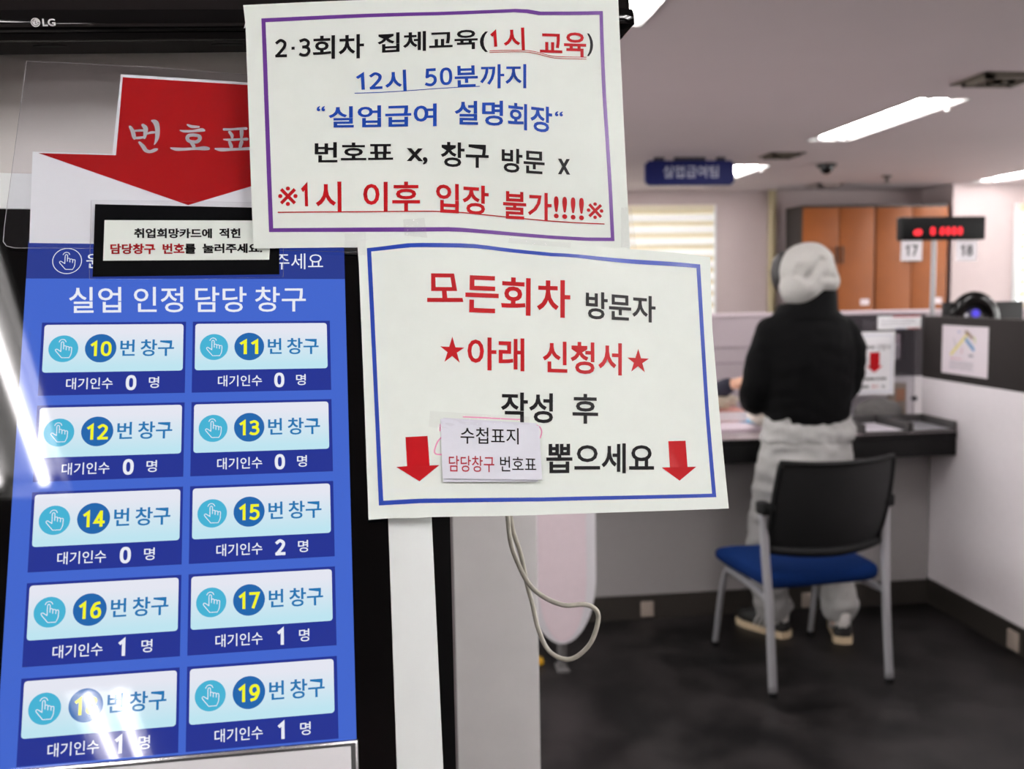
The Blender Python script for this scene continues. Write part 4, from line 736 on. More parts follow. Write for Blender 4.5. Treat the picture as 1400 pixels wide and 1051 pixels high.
# document trays
TRAY = mat('tray_grey', (70, 68, 68), 0.5)
def tray(x0, x1, y0, y1, label, papers):
    t = thing('document_tray', label, 'tray', ((x0+x1)/2, (y0+y1)/2, 0.851), 0, 'paper trays on the counter'); w_, d = (x1-x0)/2, (y1-y0)/2
    boxobj('floor_plate', (-w_, -d, 0.0), (w_, d, 0.006), TRAY, t)
    for lo, hi in (((-w_, -d, 0.006), (-w_+0.012, d, 0.046)), ((w_-0.012, -d, 0.006), (w_, d, 0.046)), ((-w_+0.012, d-0.01, 0.006), (w_-0.012, d, 0.046))): boxobj('side_wall', lo, hi, TRAY, t, 0.002)
    boxobj('front_lip', (-w_+0.012, -d, 0.006), (w_-0.012, -d+0.008, 0.012), TRAY, t)
    for k, (dx, m) in enumerate(papers):
        p = boxobj('paper_stack', (-w_+0.016+dx, -d+0.012, 0.0065+0.003*k), (w_-0.016-dx, d-0.02, 0.0093+0.003*k), m); p.location = Vector(t.location); tag(p, ('lower ' if k == 0 else 'upper ')+label.replace('dark grey tray', 'sheets of paper in the dark grey tray'), 'papers', None)
tray(2.015, 2.225, 3.942, 4.225, 'dark grey tray nearer the hooded person', [(0.0, PW), (0.004, mat('tray_sheet', (224, 220, 228), 0.6))])
tray(2.24, 2.452, 3.942, 4.225, 'dark grey tray against the white partition', [(0.0, mat('tray_plastic', (180, 184, 192), 0.15)), (0.006, mat('tray_plastic2', (206, 208, 214), 0.12))])
# grey bag and small things behind the trays
bm = nb(); ball(bm, (0, 0, 0.055), (0.115, 0.024, 0.066), 20); ball(bm, (0.06, 0.0, 0.05), (0.075, 0.023, 0.055), 16); box(bm, (-0.10, -0.018, 0.004), (0.12, 0.018, 0.04), 0.006)
me = fuse(bm, 0.006, 8, 0.003, 20); o = link('fabric_pouch', me, None, mat('pouch_grey', (112, 110, 108), 0.85, noise_amt=0.08), smooth=True); o.location = (2.235, 4.31-0.068, 0.852); o.location.y = 4.256; o.location.z = 0.856; tag(o, 'rounded grey fabric pouch lying behind the trays', 'pouch')
t = thing('tissue_box', 'small beige box with an orange patch behind the grey pouch', 'box', (2.375, 4.322, 0.85))
boxobj('carton', (-0.04, -0.02, 0), (0.04, 0.016, 0.185), mat('carton_beige', (176, 160, 140), 0.7, noise_amt=0.05), t, 0.004); boxobj('printed_patch', (-0.015, -0.0212, 0.10), (0.03, -0.0195, 0.16), mat('patch_orange', (206, 138, 92), 0.6), t)
# papers and booklets at the left of the person
def book(name, label, cat, c, s, rz, m, cover=None, grp=None):
    t = thing(name, label, cat, c, rz, grp); w_, d, h = s
    boxobj('pages', (-w_/2+0.002, -d/2+0.002, 0.002), (w_/2-0.002, d/2-0.002, h-0.002), m, t)
    boxobj('cover', (-w_/2, -d/2, 0), (w_/2, d/2, 0.002), cover or m, t); boxobj('cover', (-w_/2, -d/2, h-0.002), (w_/2, d/2, h), cover or m, t); return t
PINKP = mat('pinkish_sheet', (232, 216, 226), 0.6)
book('form_stack', 'flat stack of pale pink forms on the counter beside the person', 'papers', (1.46, 4.335, 0.850), (0.32, 0.40, 0.016), 0.03, PINKP, mat('form_top', (234, 222, 232), 0.6))
o = boxobj('blue_sheet', (-0.08, -0.07, 0), (0.08, 0.07, 0.002), mat('sheet_blue', (86, 168, 212), 0.5)); o.location = (1.685, 4.38, 0.8662); o.rotation_euler.z = 0.5; tag(o, 'bright blue sheet poking out beside the booklet', 'paper')
book('booklet', 'thick booklet with salmon edges on the pink forms', 'book', (1.505, 4.44, 0.8685), (0.27, 0.16, 0.050), 0.0, mat('booklet_pages', (226, 218, 220), 0.6, noise_amt=0.03, nscale=60), mat('booklet_salmon', (214, 150, 136), 0.6))
for k, (cx_, cz, m_, lab, rot) in enumerate(((1.54, 0.985, mat('crumple_beige', (206, 196, 176), 0.7), 'crumpled beige paper bag on the booklet', 0.3), (1.675, 0.93, mat('crumple_cream', (214, 206, 196), 0.7), 'crumpled cream paper leaning by the person\'s sleeve', -0.4))):
    bm = nb(); bmesh.ops.create_icosphere(bm, subdivisions=4, radius=1.0)
    for v in bm.verts:
        q = v.co.copy(); d = noise.noise(q*2.2 + Vector((k*7, 1, 2)))*0.35 + noise.noise(q*5 + Vector((k*3, 4, 2)))*0.18
        v.co = Vector((q.x*(0.085+0.0*k), q.y*0.05, q.z*(0.034 if k == 0 else 0.045)))*(1+d)
    zmin = min(v.co.z for v in bm.verts)
    for v in bm.verts: v.co.z -= zmin
    o = obj('crumpled_paper', bm, m_, auto=25); o.location = (cx_, 4.43 if k == 0 else 4.19, 0.919 if k == 0 else 0.8685); o.rotation_euler.z = rot; tag(o, lab, 'paper', 'crumpled papers on the counter')
# ------------------------------------------------------------------ rear partition and staff furniture
t = thing('rear_partition', 'low mauve fabric partition with a pale cap across the staff area', 'partition', (2.6, 5.83, 0))
for k in range(4): boxobj('fabric_panel', (-2.0+k*1.17, -0.03, 0.06), (-2.0+(k+1)*1.17-0.006, 0.03, 1.325), MAUVE, t, 0.004)
boxobj('cap_rail', (-2.0, -0.036, 1.325), (2.68, 0.036, 1.347), mat('cap_pale', (214, 200, 206), 0.5), t, 0.003)
for z in (1.13, 1.03): boxobj('seam_rail', (-2.0, -0.034, z), (2.68, -0.028, z+0.006), mat('seam_mauve', (120, 110, 116), 0.6), t)
boxobj('plinth', (-2.0, -0.02, 0), (2.68, 0.02, 0.06), BASE, t)
t = thing('side_cabinet', 'grey side cabinet hidden behind the charcoal partition', 'cabinet', (3.25, 4.85, 0))
boxobj('carcass', (-0.45, -0.45, 0), (0.45, 0.45, 1.165), mat('steel_grey', (150, 148, 150), 0.5), t, 0.004)
for z0, z1 in ((0.04, 0.4), (0.42, 0.78), (0.8, 1.145)): boxobj('drawer', (-0.44, -0.462, z0), (0.44, -0.45, z1), mat('steel_drawer', (164, 162, 164), 0.5), t, 0.002)
t = thing('desk_fan', 'black round topped device with a blue glow above the charcoal partition', 'device', (2.99, 4.68, 1.1655))
bm = nb(); cyl(bm, (0, 0, 0.008), 0.08, 0.016, 28); cyl(bm, (0, 0, 0.06), 0.014, 0.11, 14); obj('stand', bm, BLACKP, t, auto=40)
bm = nb(); R0 = 0.098
pts = [(R0*math.cos(a), 0, 0.154+R0*math.sin(a)) for a in [2*math.pi*k/40 for k in range(41)]]
tube(bm, pts, 0.020, 12, cap=False, flat=2.4); obj('shell_ring', bm, mat('gloss_black', (7, 7, 8), 0.12), t, auto=40)
bm = nb(); cyl(bm, (0, 0.01, 0.154), 0.092, 0.03, 36, 'Y'); obj('grille', bm, mat('grille_grey', (70, 68, 74), 0.5, noise_amt=0.2), t, auto=40)
bm = nb(); cyl(bm, (0.004, -0.010, 0.186), 0.020, 0.012, 24, 'Y'); obj('display_light', bm, mat('blue_led', (30, 24, 90), 0.3, emit=(84, 70, 220), es=1.0), t, auto=40)
bm = nb(); ball(bm, (-0.05, -0.012, 0.177), 0.011, 12); obj('indicator', bm, mat('indicator_white', (210, 210, 215), 0.2), t, auto=40)  # white glint modelled as a small ball, not a lamp
t = thing('computer_monitor', 'black monitor top just visible above the charcoal partition', 'monitor', (3.33, 5.1, 1.1655))
boxobj('panel', (-0.26, -0.02, 0.03), (0.22, 0.02, 0.238), BLACKP, t, 0.006); boxobj('stand', (-0.04, -0.01, 0.01), (0.04, 0.04, 0.12), BLACKP, t, 0.004); boxobj('foot', (-0.11, -0.09, 0), (0.11, 0.09, 0.012), BLACKP, t, 0.004)
# number display on its pole
t = thing('number_display', 'black number display with red digits on a grey pole', 'display', (2.746, 4.6, 0))
boxobj('case', (-0.223, -0.03, 1.729), (0.224, 0.03, 1.846), mat('case_black', (5, 5, 6), 0.5, spec=0.2), t, 0.004)
bm = nb(); tube(bm, [(-0.035, 0.0, 0.02), (-0.035, 0.0, 1.729)], 0.0125, 14); obj('pole', bm, mat('pole_grey', (150, 148, 150), 0.35, metal=0.6), t, auto=40)
bm = nb(); cyl(bm, (-0.035, 0, 0.01), 0.08, 0.02, 28); obj('foot_plate', bm, BLACKP, t, auto=40)
LED = mat('led_red', (60, 0, 0), 0.4, emit=(255, 30, 46), es=1.6)
pr = Print(lambda x, y, l: Vector((x*0.001, -0.0305-l*0.001, y*0.001)))
pr.digits('0', [(-164, 1780), (-118, 1786), (-118, 1752), (-164, 1752)], LED, 0.3, 0.3); pr.digits('8', [(-74, 1794), (-46, 1794), (-46, 1753), (-74, 1753)], LED, 0.3, 0.3); pr.digits('6080', [(-24, 1794), (100, 1794), (100, 1753), (-24, 1753)], LED, 0.3, 0.3)
link('led_digits', pr.mesh('led_digits'), t)
for n, x0, z0 in (('17', 2.526, 1.626), ('18', 2.824, 1.622)):
    def f(pr, n=n):
        pr.rtext('#'+n, 24, 26, 90, 80, BT, 0.4, 0.03)
    flat('number_card', 'white card numbered %s hanging under the number display' % n, 'card', (x0, 4.585, z0), (1, 0, 0), 114, 103, mat('card_white', (246, 242, 246), 0.6), f, 1.0, 'number cards under the display')
# ------------------------------------------------------------------ post, cable and pink board right of the kiosk
t = thing('partition_post', 'light grey post with a metal edge strip beside the kiosk', 'post', (0.1389, 1.50, 0))
boxobj('body', (-0.0656, -0.05, 0), (0.0656, 0.05, 1.36), mat('post_grey', (236, 235, 234), 0.5, noise_amt=0.03, nscale=14), t, 0.002)
boxobj('edge_strip', (-0.0765, -0.046, 0), (-0.066, 0.05, 1.36), mat('strip_mauve', (150, 144, 146), 0.4, metal=0.3), t, 0.0015)
def cab(px, py, y=0.93): 
    return None
pts = [(0.045, 0.945, 1.70), (0.055, 0.935, 1.55)] + CABLE + [(0.05, 0.955, 1.56), (0.03, 0.955, 1.70)]
bm = nb(); P = catmull([tuple(p) for p in pts], 10); tube(bm, [p-Vector(pts[3]) for p in P], 0.0024, 12)
o = obj('power_cable', bm, mat('cable_ivory', (196, 192, 178), 0.45, noise_amt=0.12, nscale=120), auto=60); o.location = pts[3]; tag(o, 'ivory cable hanging in a loop in front of the grey post', 'cable')
t = thing('standing_board', 'tall pink board with a pale rim and a rounded foot end', 'board', (0.605, 3.6, 0))
def oval(w_, z0, z1, rz):
    pts = [(w_, z1), (-w_, z1)]
    pts += [(-w_*math.cos(a), z0+rz-rz*math.sin(a)) for a in [math.pi*k/24 for k in range(25)]]
    return pts
RX = Matrix.Rotation(math.pi/2, 4, 'X')
bm = nb(); prism(bm, oval(0.135, 0.115, 1.0, 0.27), -0.05, 0.0, RX); obj('rim_board', bm, mat('board_rim', (222, 220, 224), 0.5), t)
bm = nb(); prism(bm, oval(0.096, 0.125, 0.995, 0.25), 0.0, 0.004, RX); obj('pink_face', bm, mat('board_pink', (226, 210, 216), 0.6, noise_amt=0.02), t)
bm = nb(); cyl(bm, (0.0, 0.03, 0.06), 0.018, 0.12, 16); box(bm, (-0.024, -0.02, 0), (0.024, 0.075, 0.012), 0.004); obj('foot', bm, mat('foot_grey', (92, 90, 90), 0.5), t, auto=40)
o = thing('floor_clip', 'small yellow plastic clip on the floor beside the pink board', 'clip', (0.512, 3.70, 0)); o.scale = (0.8, 0.8, 0.6)
bm = nb(); box(bm, (-0.03, -0.03, 0), (0.035, 0.03, 0.04), 0.012); obj('base', bm, mat('clip_yellow', (232, 178, 32), 0.5), o, auto=40); bm = nb(); cyl(bm, (0, 0, 0.05), 0.018, 0.03, 16, r2=0.01); obj('knob', bm, mat('clip_yellow', (232, 178, 32), 0.5), o, auto=40)
# ------------------------------------------------------------------ chair
t = thing('visitor_chair', 'visitor chair with black mesh back, blue seat and silver legs', 'chair', (1.538, 3.54, 0), math.radians(6.5))
SILV = mat('silver_tube', (168, 168, 172), 0.35, metal=0.55); BLKC = mat('chair_black', (8, 8, 9), 0.6, spec=0.25); 
bm = nb()
for j in range(7):
    for i in range(13): pass
def seat_pt(u, v, top):
    x = (u-0.5)*2; y = (v-0.5)*2
    w_ = 0.256 - 0.012*(1-v)
    X = w_*x*(1-0.04*abs(y)**4); Y = 0.012+0.232*y*(1-0.05*abs(x)**4)
    edge = max(abs(x)**5, abs(y)**5)
    Z = 0.468 - 0.016*(1-abs(x)**2)*(0.5+0.5*v) - 0.026*edge - (0.03*max(0, y-0.6)) if top else 0.366 + 0.026*edge
    return (X, Y, Z)
N = 16; T_ = [[bm.verts.new(seat_pt(i/N, j/N, True)) for i in range(N+1)] for j in range(N+1)]; B_ = [[bm.verts.new(seat_pt(i/N, j/N, False)) for i in range(N+1)] for j in range(N+1)]
for j in range(N):
    for i in range(N): bm.faces.new((T_[j][i], T_[j][i+1], T_[j+1][i+1], T_[j+1][i])); bm.faces.new((B_[j][i], B_[j+1][i], B_[j+1][i+1], B_[j][i+1]))
ring = [(0, i) for i in range(N)] + [(j, N) for j in range(N)] + [(N, i) for i in range(N, 0, -1)] + [(j, 0) for j in range(N, 0, -1)]
for a, b in zip(ring, ring[1:]+ring[:1]): bm.faces.new((T_[a[0]][a[1]], B_[a[0]][a[1]], B_[b[0]][b[1]], T_[b[0]][b[1]]))
so = obj('seat', bm, mat('seat_blue', (10, 36, 84), 0.9, spec=0.08, noise_amt=0.08, nscale=120), t, smooth=True)
m_ = so.modifiers.new('s', 'SUBSURF'); m_.levels = 1; m_.render_levels = 2
def back_pt(u, v, off=0.0):           # u across, v up
    x = (u-0.5)*2; w_ = 0.236 - 0.010*(2*v-1)**2 + 0.002*v
    y = -0.285 + 0.055*x*x - 0.075*(v-0.3) + 0.03*(1-v)**3
    z = 0.518 + 0.352*v - 0.014*(1-v)*(1-x*x) + 0.006*x*x*v
    return Vector((w_*x, y-off, z))
def mesh_material():
    m = bpy.data.materials.new('chair_mesh'); m.use_nodes = True; nt = m.node_tree; b = nt.nodes['Principled BSDF']; b.inputs['Base Color'].default_value = lin((7, 7, 8)); b.inputs['Roughness'].default_value = 0.6
    tc = nt.nodes.new('ShaderNodeTexCoord'); out = nt.nodes['Material Output']; w_ = nt.nodes.new('ShaderNodeTexVoronoi'); w_.inputs['Scale'].default_value = 420; nt.links.new(tc.outputs['Object'], w_.inputs['Vector'])
    lt = nt.nodes.new('ShaderNodeMath'); lt.operation = 'LESS_THAN'; lt.inputs[1].default_value = 0.22; nt.links.new(w_.outputs['Distance'], lt.inputs[0])
    ml = nt.nodes.new('ShaderNodeMath'); ml.operation = 'MULTIPLY'; ml.inputs[1].default_value = 0.35; nt.links.new(lt.outputs[0], ml.inputs[0])
    tr = nt.nodes.new('ShaderNodeBsdfTransparent'); mx = nt.nodes.new('ShaderNodeMixShader'); nt.links.new(ml.outputs[0], mx.inputs[0]); nt.links.new(b.outputs[0], mx.inputs[1]); nt.links.new(tr.outputs[0], mx.inputs[2]); nt.links.new(mx.outputs[0], out.inputs[0]); return m
bm = nb(); N, Mv = 20, 14
for off in (0.0, 0.004):
    G_ = [[bm.verts.new(back_pt(0.02+0.96*i/N, 0.05+0.93*j/Mv, off)) for i in range(N+1)] for j in range(Mv+1)]
    for j in range(Mv):
        for i in range(N): bm.faces.new((G_[j][i], G_[j][i+1], G_[j+1][i+1], G_[j+1][i]))
obj('back_mesh', bm, mesh_material(), t, smooth=True)
bm = nb(); loop = [back_pt(u, 0.03) for u in [k/12 for k in range(13)]] + [back_pt(1.0, v) for v in (0.1, 0.25, 0.45, 0.65, 0.85, 0.96)] + [back_pt(u, 1.0) for u in [1-k/12 for k in range(13)]] + [back_pt(0.0, v) for v in (0.96, 0.85, 0.65, 0.45, 0.25, 0.1)]
tube(bm, loop+[loop[0]], 0.011, 10, cap=False); 
low = [back_pt(k/14, 0.055, 0.004) for k in range(15)]; tube(bm, low, 0.019, 12, flat=1.2)
obj('back_frame', bm, BLKC, t, smooth=True)
for s in (-1, 1):
    bm = nb(); tube(bm, catmull([(s*0.243, -0.268, 0.012), (s*0.243, -0.238, 0.30), (s*0.250, -0.215, 0.52), (s*0.254, -0.205, 0.685)], 6), 0.0135, 12, flat=1.25); lg = obj('leg', bm, SILV, t, smooth=True)
    bm = nb(); cyl(bm, (s*0.243, -0.268, 0.010), 0.017, 0.020, 14); obj('glide', bm, BLKC, lg)
    bm = nb(); box(bm, (s*0.254-0.022, -0.238, 0.672), (s*0.254+0.022, -0.175, 0.722), 0.012); tube(bm, [(s*0.254, -0.21, 0.70), (s*0.222, -0.25, 0.705)], 0.016, 10); obj('hinge', bm, BLKC, t, auto=40)
    bm = nb(); tube(bm, catmull([(s*0.223, 0.262, 0.012), (s*0.218, 0.215, 0.25), (s*0.213, 0.18, 0.345), (s*0.214, 0.13, 0.358), (s*0.222, -0.08, 0.356), (s*0.243, -0.23, 0.350)], 6), 0.0125, 12); lg = obj('leg', bm, SILV, t, smooth=True)
    bm = nb(); cyl(bm, (s*0.223, 0.262, 0.010), 0.016, 0.020, 14); obj('glide', bm, BLKC, lg)
# ------------------------------------------------------------------ people
SKIN = mat('skin', (206, 160, 134), 0.5, noise_amt=0.04, nscale=40)
def limb(bm, pts, seg=14):
    P = catmull([p[:3] for p in pts], 5); R = [q.x for q in catmull([(p[3], 0, 0) for p in pts], 5)]
    tube(bm, P, R, seg); ball(bm, P[0], R[0], 12); ball(bm, P[-1], R[-1], 12)
def hand(bm, w0, d, up, side, curl=0.5):
    """palm, four unequal fingers and a thumb; d = pointing direction, up = back of hand"""
    d = Vector(d).normalized(); up = Vector(up); up = (up - d*up.dot(d)).normalized(); sd = d.cross(up)*side; w0 = Vector(w0)
    tube(bm, [w0, w0+d*0.03, w0+d*0.085], [0.024, 0.030, 0.030], 14, flat=1.0)
    for k, ln in enumerate((0.068, 0.078, 0.072, 0.056)):
        b = w0 + d*0.082 + sd*(0.030-0.020*k); c1 = (d*math.cos(curl) - up*math.sin(curl)); c2 = (d*math.cos(curl*2.1) - up*math.sin(curl*2.1))
        tube(bm, [b, b+d*ln*0.3, b+d*ln*0.3+c1*ln*0.35, b+d*ln*0.3+c1*ln*0.35+c2*ln*0.35], [0.0095, 0.009, 0.0085, 0.007], 10)
    b = w0 + d*0.03 + sd*0.024; td = (d*0.75 + sd*0.6 - up*0.25).normalized(); tube(bm, [b, b+td*0.03, b+td*0.03+(td*0.8+d*0.4-up*0.3)*0.028], [0.013, 0.011, 0.008], 10)
def head(bm, c, f=1):
    x, y, z = c
    ball(bm, (x, y-0.01*f, z+0.02), (0.074, 0.095, 0.10), 20); ball(bm, (x, y+0.022*f, z-0.045), (0.058, 0.068, 0.068), 16)
    tube(bm, [(x, y+0.088*f, z+0.02), (x, y+0.108*f, z-0.018), (x, y+0.088*f, z-0.026)], [0.009, 0.014, 0.010], 10)
    for s in (-1, 1): ball(bm, (x+s*0.076, y-0.005*f, z), (0.012, 0.022, 0.032), 10); ball(bm, (x+s*0.03, y+0.078*f, z+0.022), (0.016, 0.01, 0.01), 8)
    tube(bm, [(x-0.024, y+0.083*f, z-0.058), (x, y+0.09*f, z-0.056), (x+0.024, y+0.083*f, z-0.058)], [0.005, 0.008, 0.005], 8)
px0 = Vector((1.688, 3.81, 0))
bm = nb(); head(bm, (-0.005, 0.01, 1.575)); tube(bm, [(0, -0.01, 1.40), (0, 0.0, 1.53)], 0.055, 14)
loft(bm, [(0, -0.01, 0.80, 0.15, 0.10), (0, -0.01, 0.95, 0.14, 0.095), (0, -0.01, 1.15, 0.145, 0.095), (0, -0.01, 1.30, 0.15, 0.09), (0, -0.01, 1.40, 0.09, 0.07)])
ARML = [(-0.14, 0, 1.325, 0.045), (-0.205, 0.02, 1.11, 0.042), (-0.13, 0.25, 1.02, 0.028)]; ARMR = [(0.14, 0, 1.325, 0.045), (0.20, 0.03, 1.12, 0.042), (0.13, 0.25, 1.01, 0.028)]
limb(bm, ARML); limb(bm, ARMR); hand(bm, (-0.128, 0.255, 1.02), (0.3, 1, -0.1), (0, 0, 1), 1, 0.6); hand(bm, (0.128, 0.255, 1.01), (-0.3, 1, -0.15), (0, 0, 1), -1, 0.6)
limb(bm, [(-0.09, -0.01, 0.80, 0.075), (-0.13, 0.06, 0.46, 0.052), (-0.095, 0.04, 0.09, 0.034)]); limb(bm, [(0.09, -0.01, 0.80, 0.075), (0.12, 0.02, 0.46, 0.052), (0.135, -0.05, 0.09, 0.034)])
tube(bm, [(-0.092, 0.05, 0.07), (-0.13, 0.12, 0.045)], [0.026, 0.018], 12); tube(bm, [(0.14, -0.05, 0.07), (0.168, 0.03, 0.045)], [0.026, 0.018], 12)
me = fuse(bm, 0.0075, 4); per = link('person', me, None, SKIN, smooth=True); per.location = px0; per.scale = (0.989, 0.989, 0.989)
tag(per, 'person standing at the counter seen from behind in a grey hood and black jacket', 'person')
FAB = mat('grey_melange', (152, 151, 149), 0.9, noise_amt=0.10, nscale=160, bump=0.3, bscale=400); HOODM = mat('hood_melange', (162, 160, 156), 0.9, noise_amt=0.08, nscale=160, bump=0.3, bscale=400)
JACK = mat('jacket_black', (3, 3, 4), 0.85, spec=0.12, bump=0.25, bscale=90)
bm = nb(); loft(bm, [(0.005, -0.01, 0.94, 0.168, 0.118), (0.005, -0.008, 0.97, 0.184, 0.128), (0, 0.0, 1.08, 0.20, 0.15), (0, 0.0, 1.20, 0.208, 0.158), (0, 0.0, 1.29, 0.208, 0.15), (0, 0.0, 1.345, 0.196, 0.135), (0, 0.0, 1.385, 0.166, 0.12), (0, 0, 1.42, 0.135, 0.11), (0, 0, 1.45, 0.11, 0.10)], 28)
limb(bm, [(-0.145, 0, 1.325, 0.080), (-0.178, 0.005, 1.22, 0.080), (-0.200, 0.03, 1.08, 0.077), (-0.165, 0.15, 1.03, 0.068), (-0.135, 0.235, 1.015, 0.052)])
limb(bm, [(0.145, 0, 1.325, 0.080), (0.182, 0.005, 1.24, 0.082), (0.180, 0.03, 1.10, 0.076), (0.15, 0.15, 1.03, 0.068), (0.135, 0.235, 1.005, 0.052)])
me = fuse(bm, 0.0105, 5, 0.006, 11, 3.1); jk = link('jacket', me, per, JACK, smooth=True)
bm = nb()                              # stand-up collar, open ring leaning to the left
def ringpt(a, t): return Vector((-0.004 + 0.036*t + (0.134-0.046*t)*math.cos(a), 0.0+(0.124-0.030*t)*math.sin(a), 1.392 + t*(0.120 + 0.026*math.cos(a) - 0.012*math.sin(a))))
Ns = 36; rows = [[bm.verts.new(ringpt(2*math.pi*k/Ns, t_)) for k in range(Ns)] for t_ in (0, 0.35, 0.7, 1.0)] + [[bm.verts.new(ringpt(2*math.pi*k/Ns, t_)*1 - Vector((0.022*math.cos(2*math.pi*k/Ns), 0.022*math.sin(2*math.pi*k/Ns), 0))) for k in range(Ns)] for t_ in (1.0, 0.6, 0.1)]
for a, b in zip(rows, rows[1:]):
    for k in range(Ns): bm.faces.new((a[k], a[(k+1) % Ns], b[(k+1) % Ns], b[k]))
obj('collar', bm, JACK, jk, smooth=True)
bm = nb(); ball(bm, (0.0, -0.002, 1.583), (0.119, 0.128, 0.125), 28); ball(bm, (-0.032, -0.015, 1.53), (0.088, 0.112, 0.098), 20); ball(bm, (0.05, -0.03, 1.545), (0.074, 0.09, 0.062), 18)
me = fuse(bm, 0.007, 8)
def gauss(p, c, s): return math.exp(-((p.x-c[0])**2+(p.y-c[1])**2+(p.z-c[2])**2)/(2*s*s))
for v in me.vertices:
    p = v.co.copy(); d = 0.0
    for c0, c1, dep, s in (((-0.045, 0, 1.555), (0.012, 0, 1.628), 0.024, 0.013), ((0.072, 0, 1.57), (0.092, 0, 1.618), 0.026, 0.013), ((0.02, 0, 1.56), (0.06, 0, 1.565), 0.012, 0.010), ((-0.08, 0, 1.565), (-0.074, 0, 1.60), 0.012, 0.008)):
        c0, c1 = Vector(c0), Vector(c1); t_ = max(0, min(1, (p-c0).dot(c1-c0)/(c1-c0).length_squared)); q = c0.lerp(c1, t_); r2 = (p.x-q.x)**2+(p.z-q.z)**2
        if p.y < 0: d += dep*math.exp(-r2/(2*s*s))
    v.co += v.normal*(0.003*noise.noise(p*22)) + Vector((0, d*min(1.0, -p.y/0.05) if p.y < 0 else 0, 0))
hd = link('hood', me, per, HOODM, smooth=True)
bm = nb(); ball(bm, (-0.07, 0.06, 1.585), (0.062, 0.075, 0.095), 16); ball(bm, (0.0, 0.075, 1.62), (0.09, 0.05, 0.07), 16); me = fuse(bm, 0.008, 4); link('hair', me, per, mat('hair_black', (18, 15, 14), 0.5, noise_amt=0.2, nscale=120), smooth=True)
bm = nb(); loft(bm, [(0.0, -0.01, 0.862, 0.196, 0.112), (0.0, -0.012, 0.868, 0.205, 0.124), (0.012, -0.012, 0.905, 0.209, 0.126), (0.006, -0.01, 0.94, 0.196, 0.120), (0.005, -0.01, 1.0, 0.175, 0.115)], 28)
me = fuse(bm, 0.008, 3, 0.010, 13, 1.7); link('hoodie_hem', me, per, FAB, smooth=True)
bm = nb(); loft(bm, [(0, -0.02, 0.70, 0.20, 0.12), (0, -0.02, 0.78, 0.208, 0.125), (0, -0.02, 0.84, 0.200, 0.118), (0, -0.02, 0.88, 0.188, 0.11), (0, -0.01, 0.95, 0.165, 0.11)], 28)
limb(bm, [(-0.102, -0.012, 0.76, 0.112), (-0.125, 0.045, 0.55, 0.096), (-0.14, 0.07, 0.36, 0.088), (-0.122, 0.055, 0.17, 0.078), (-0.112, 0.045, 0.135, 0.08)]); limb(bm, [(0.102, -0.012, 0.76, 0.112), (0.122, 0.02, 0.55, 0.098), (0.135, 0.01, 0.36, 0.088), (0.142, -0.03, 0.19, 0.078), (0.146, -0.04, 0.15, 0.082)])
me = fuse(bm, 0.0105, 4, 0.012, 11, 9.3); link('sweatpants', me, per, FAB, smooth=True)
def shoe(c, rz):
    M = Matrix.Translation(c) @ Matrix.Rotation(rz, 4, 'Z')
    fp = [(0.034, 0.0), (0.040, 0.03), (0.036, 0.10), (0.046, 0.17), (0.044, 0.215), (0.026, 0.255), (0.0, 0.268), (-0.028, 0.25), (-0.042, 0.205), (-0.040, 0.15), (-0.033, 0.09), (-0.038, 0.03), (-0.032, 0.0), (0.0, -0.010)]
    bm = nb()
    for z, s, y0, k in ((0.028, 1.0, 0, 1), (0.050, 0.97, 0.002, 0.99), (0.068, 0.9, 0.006, 0.93), (0.085, 0.78, 0.008, 0.72), (0.098, 0.70, 0.008, 0.46)):
        ring = [bm.verts.new((x*s, y0 + y*k, z)) for x, y in fp]
        if z > 0.03:
            for i in range(len(fp)): bm.faces.new((prev[i], prev[(i+1) % len(fp)], ring[(i+1) % len(fp)], ring[i]))
        else: bm.faces.new(ring[::-1])
        prev = ring
    bm.faces.new(prev); bmesh.ops.transform(bm, matrix=M, verts=bm.verts)
    sh = obj('shoe', bm, mat('shoe_black', (16, 15, 15), 0.6), per, smooth=True)
    bm = nb(); prism(bm, [(x*1.07, y*1.03-0.003) for x, y in fp], 0.0, 0.031, M); obj('sole', bm, mat('sole_gum', (196, 176, 146), 0.6), sh)
    for s in (-1, 1):
        for k in range(3):
            bm = nb(); y = 0.095+0.024*k; tube(bm, [(s*0.0415, y, 0.032), (s*0.0385, y-0.008, 0.052), (s*0.0325, y-0.016, 0.075)], 0.0045, 8, flat=1.0); bmesh.ops.transform(bm, matrix=M, verts=bm.verts); obj('stripe', bm, mat('stripe_white', (205, 203, 200), 0.6), sh, smooth=True)
    bm = nb(); tube(bm, [(0, 0.035, 0.06), (0, 0.03, 0.10), (0, 0.028, 0.17)], [0.036, 0.035, 0.04], 16); bmesh.ops.transform(bm, matrix=M, verts=bm.verts); obj('sock', bm, mat('sock_white', (216, 212, 208), 0.8), per, smooth=True)
shoe((-0.072, 0.005, 0.0), math.radians(30)); shoe((0.135, -0.10, 0.0), math.radians(-20))
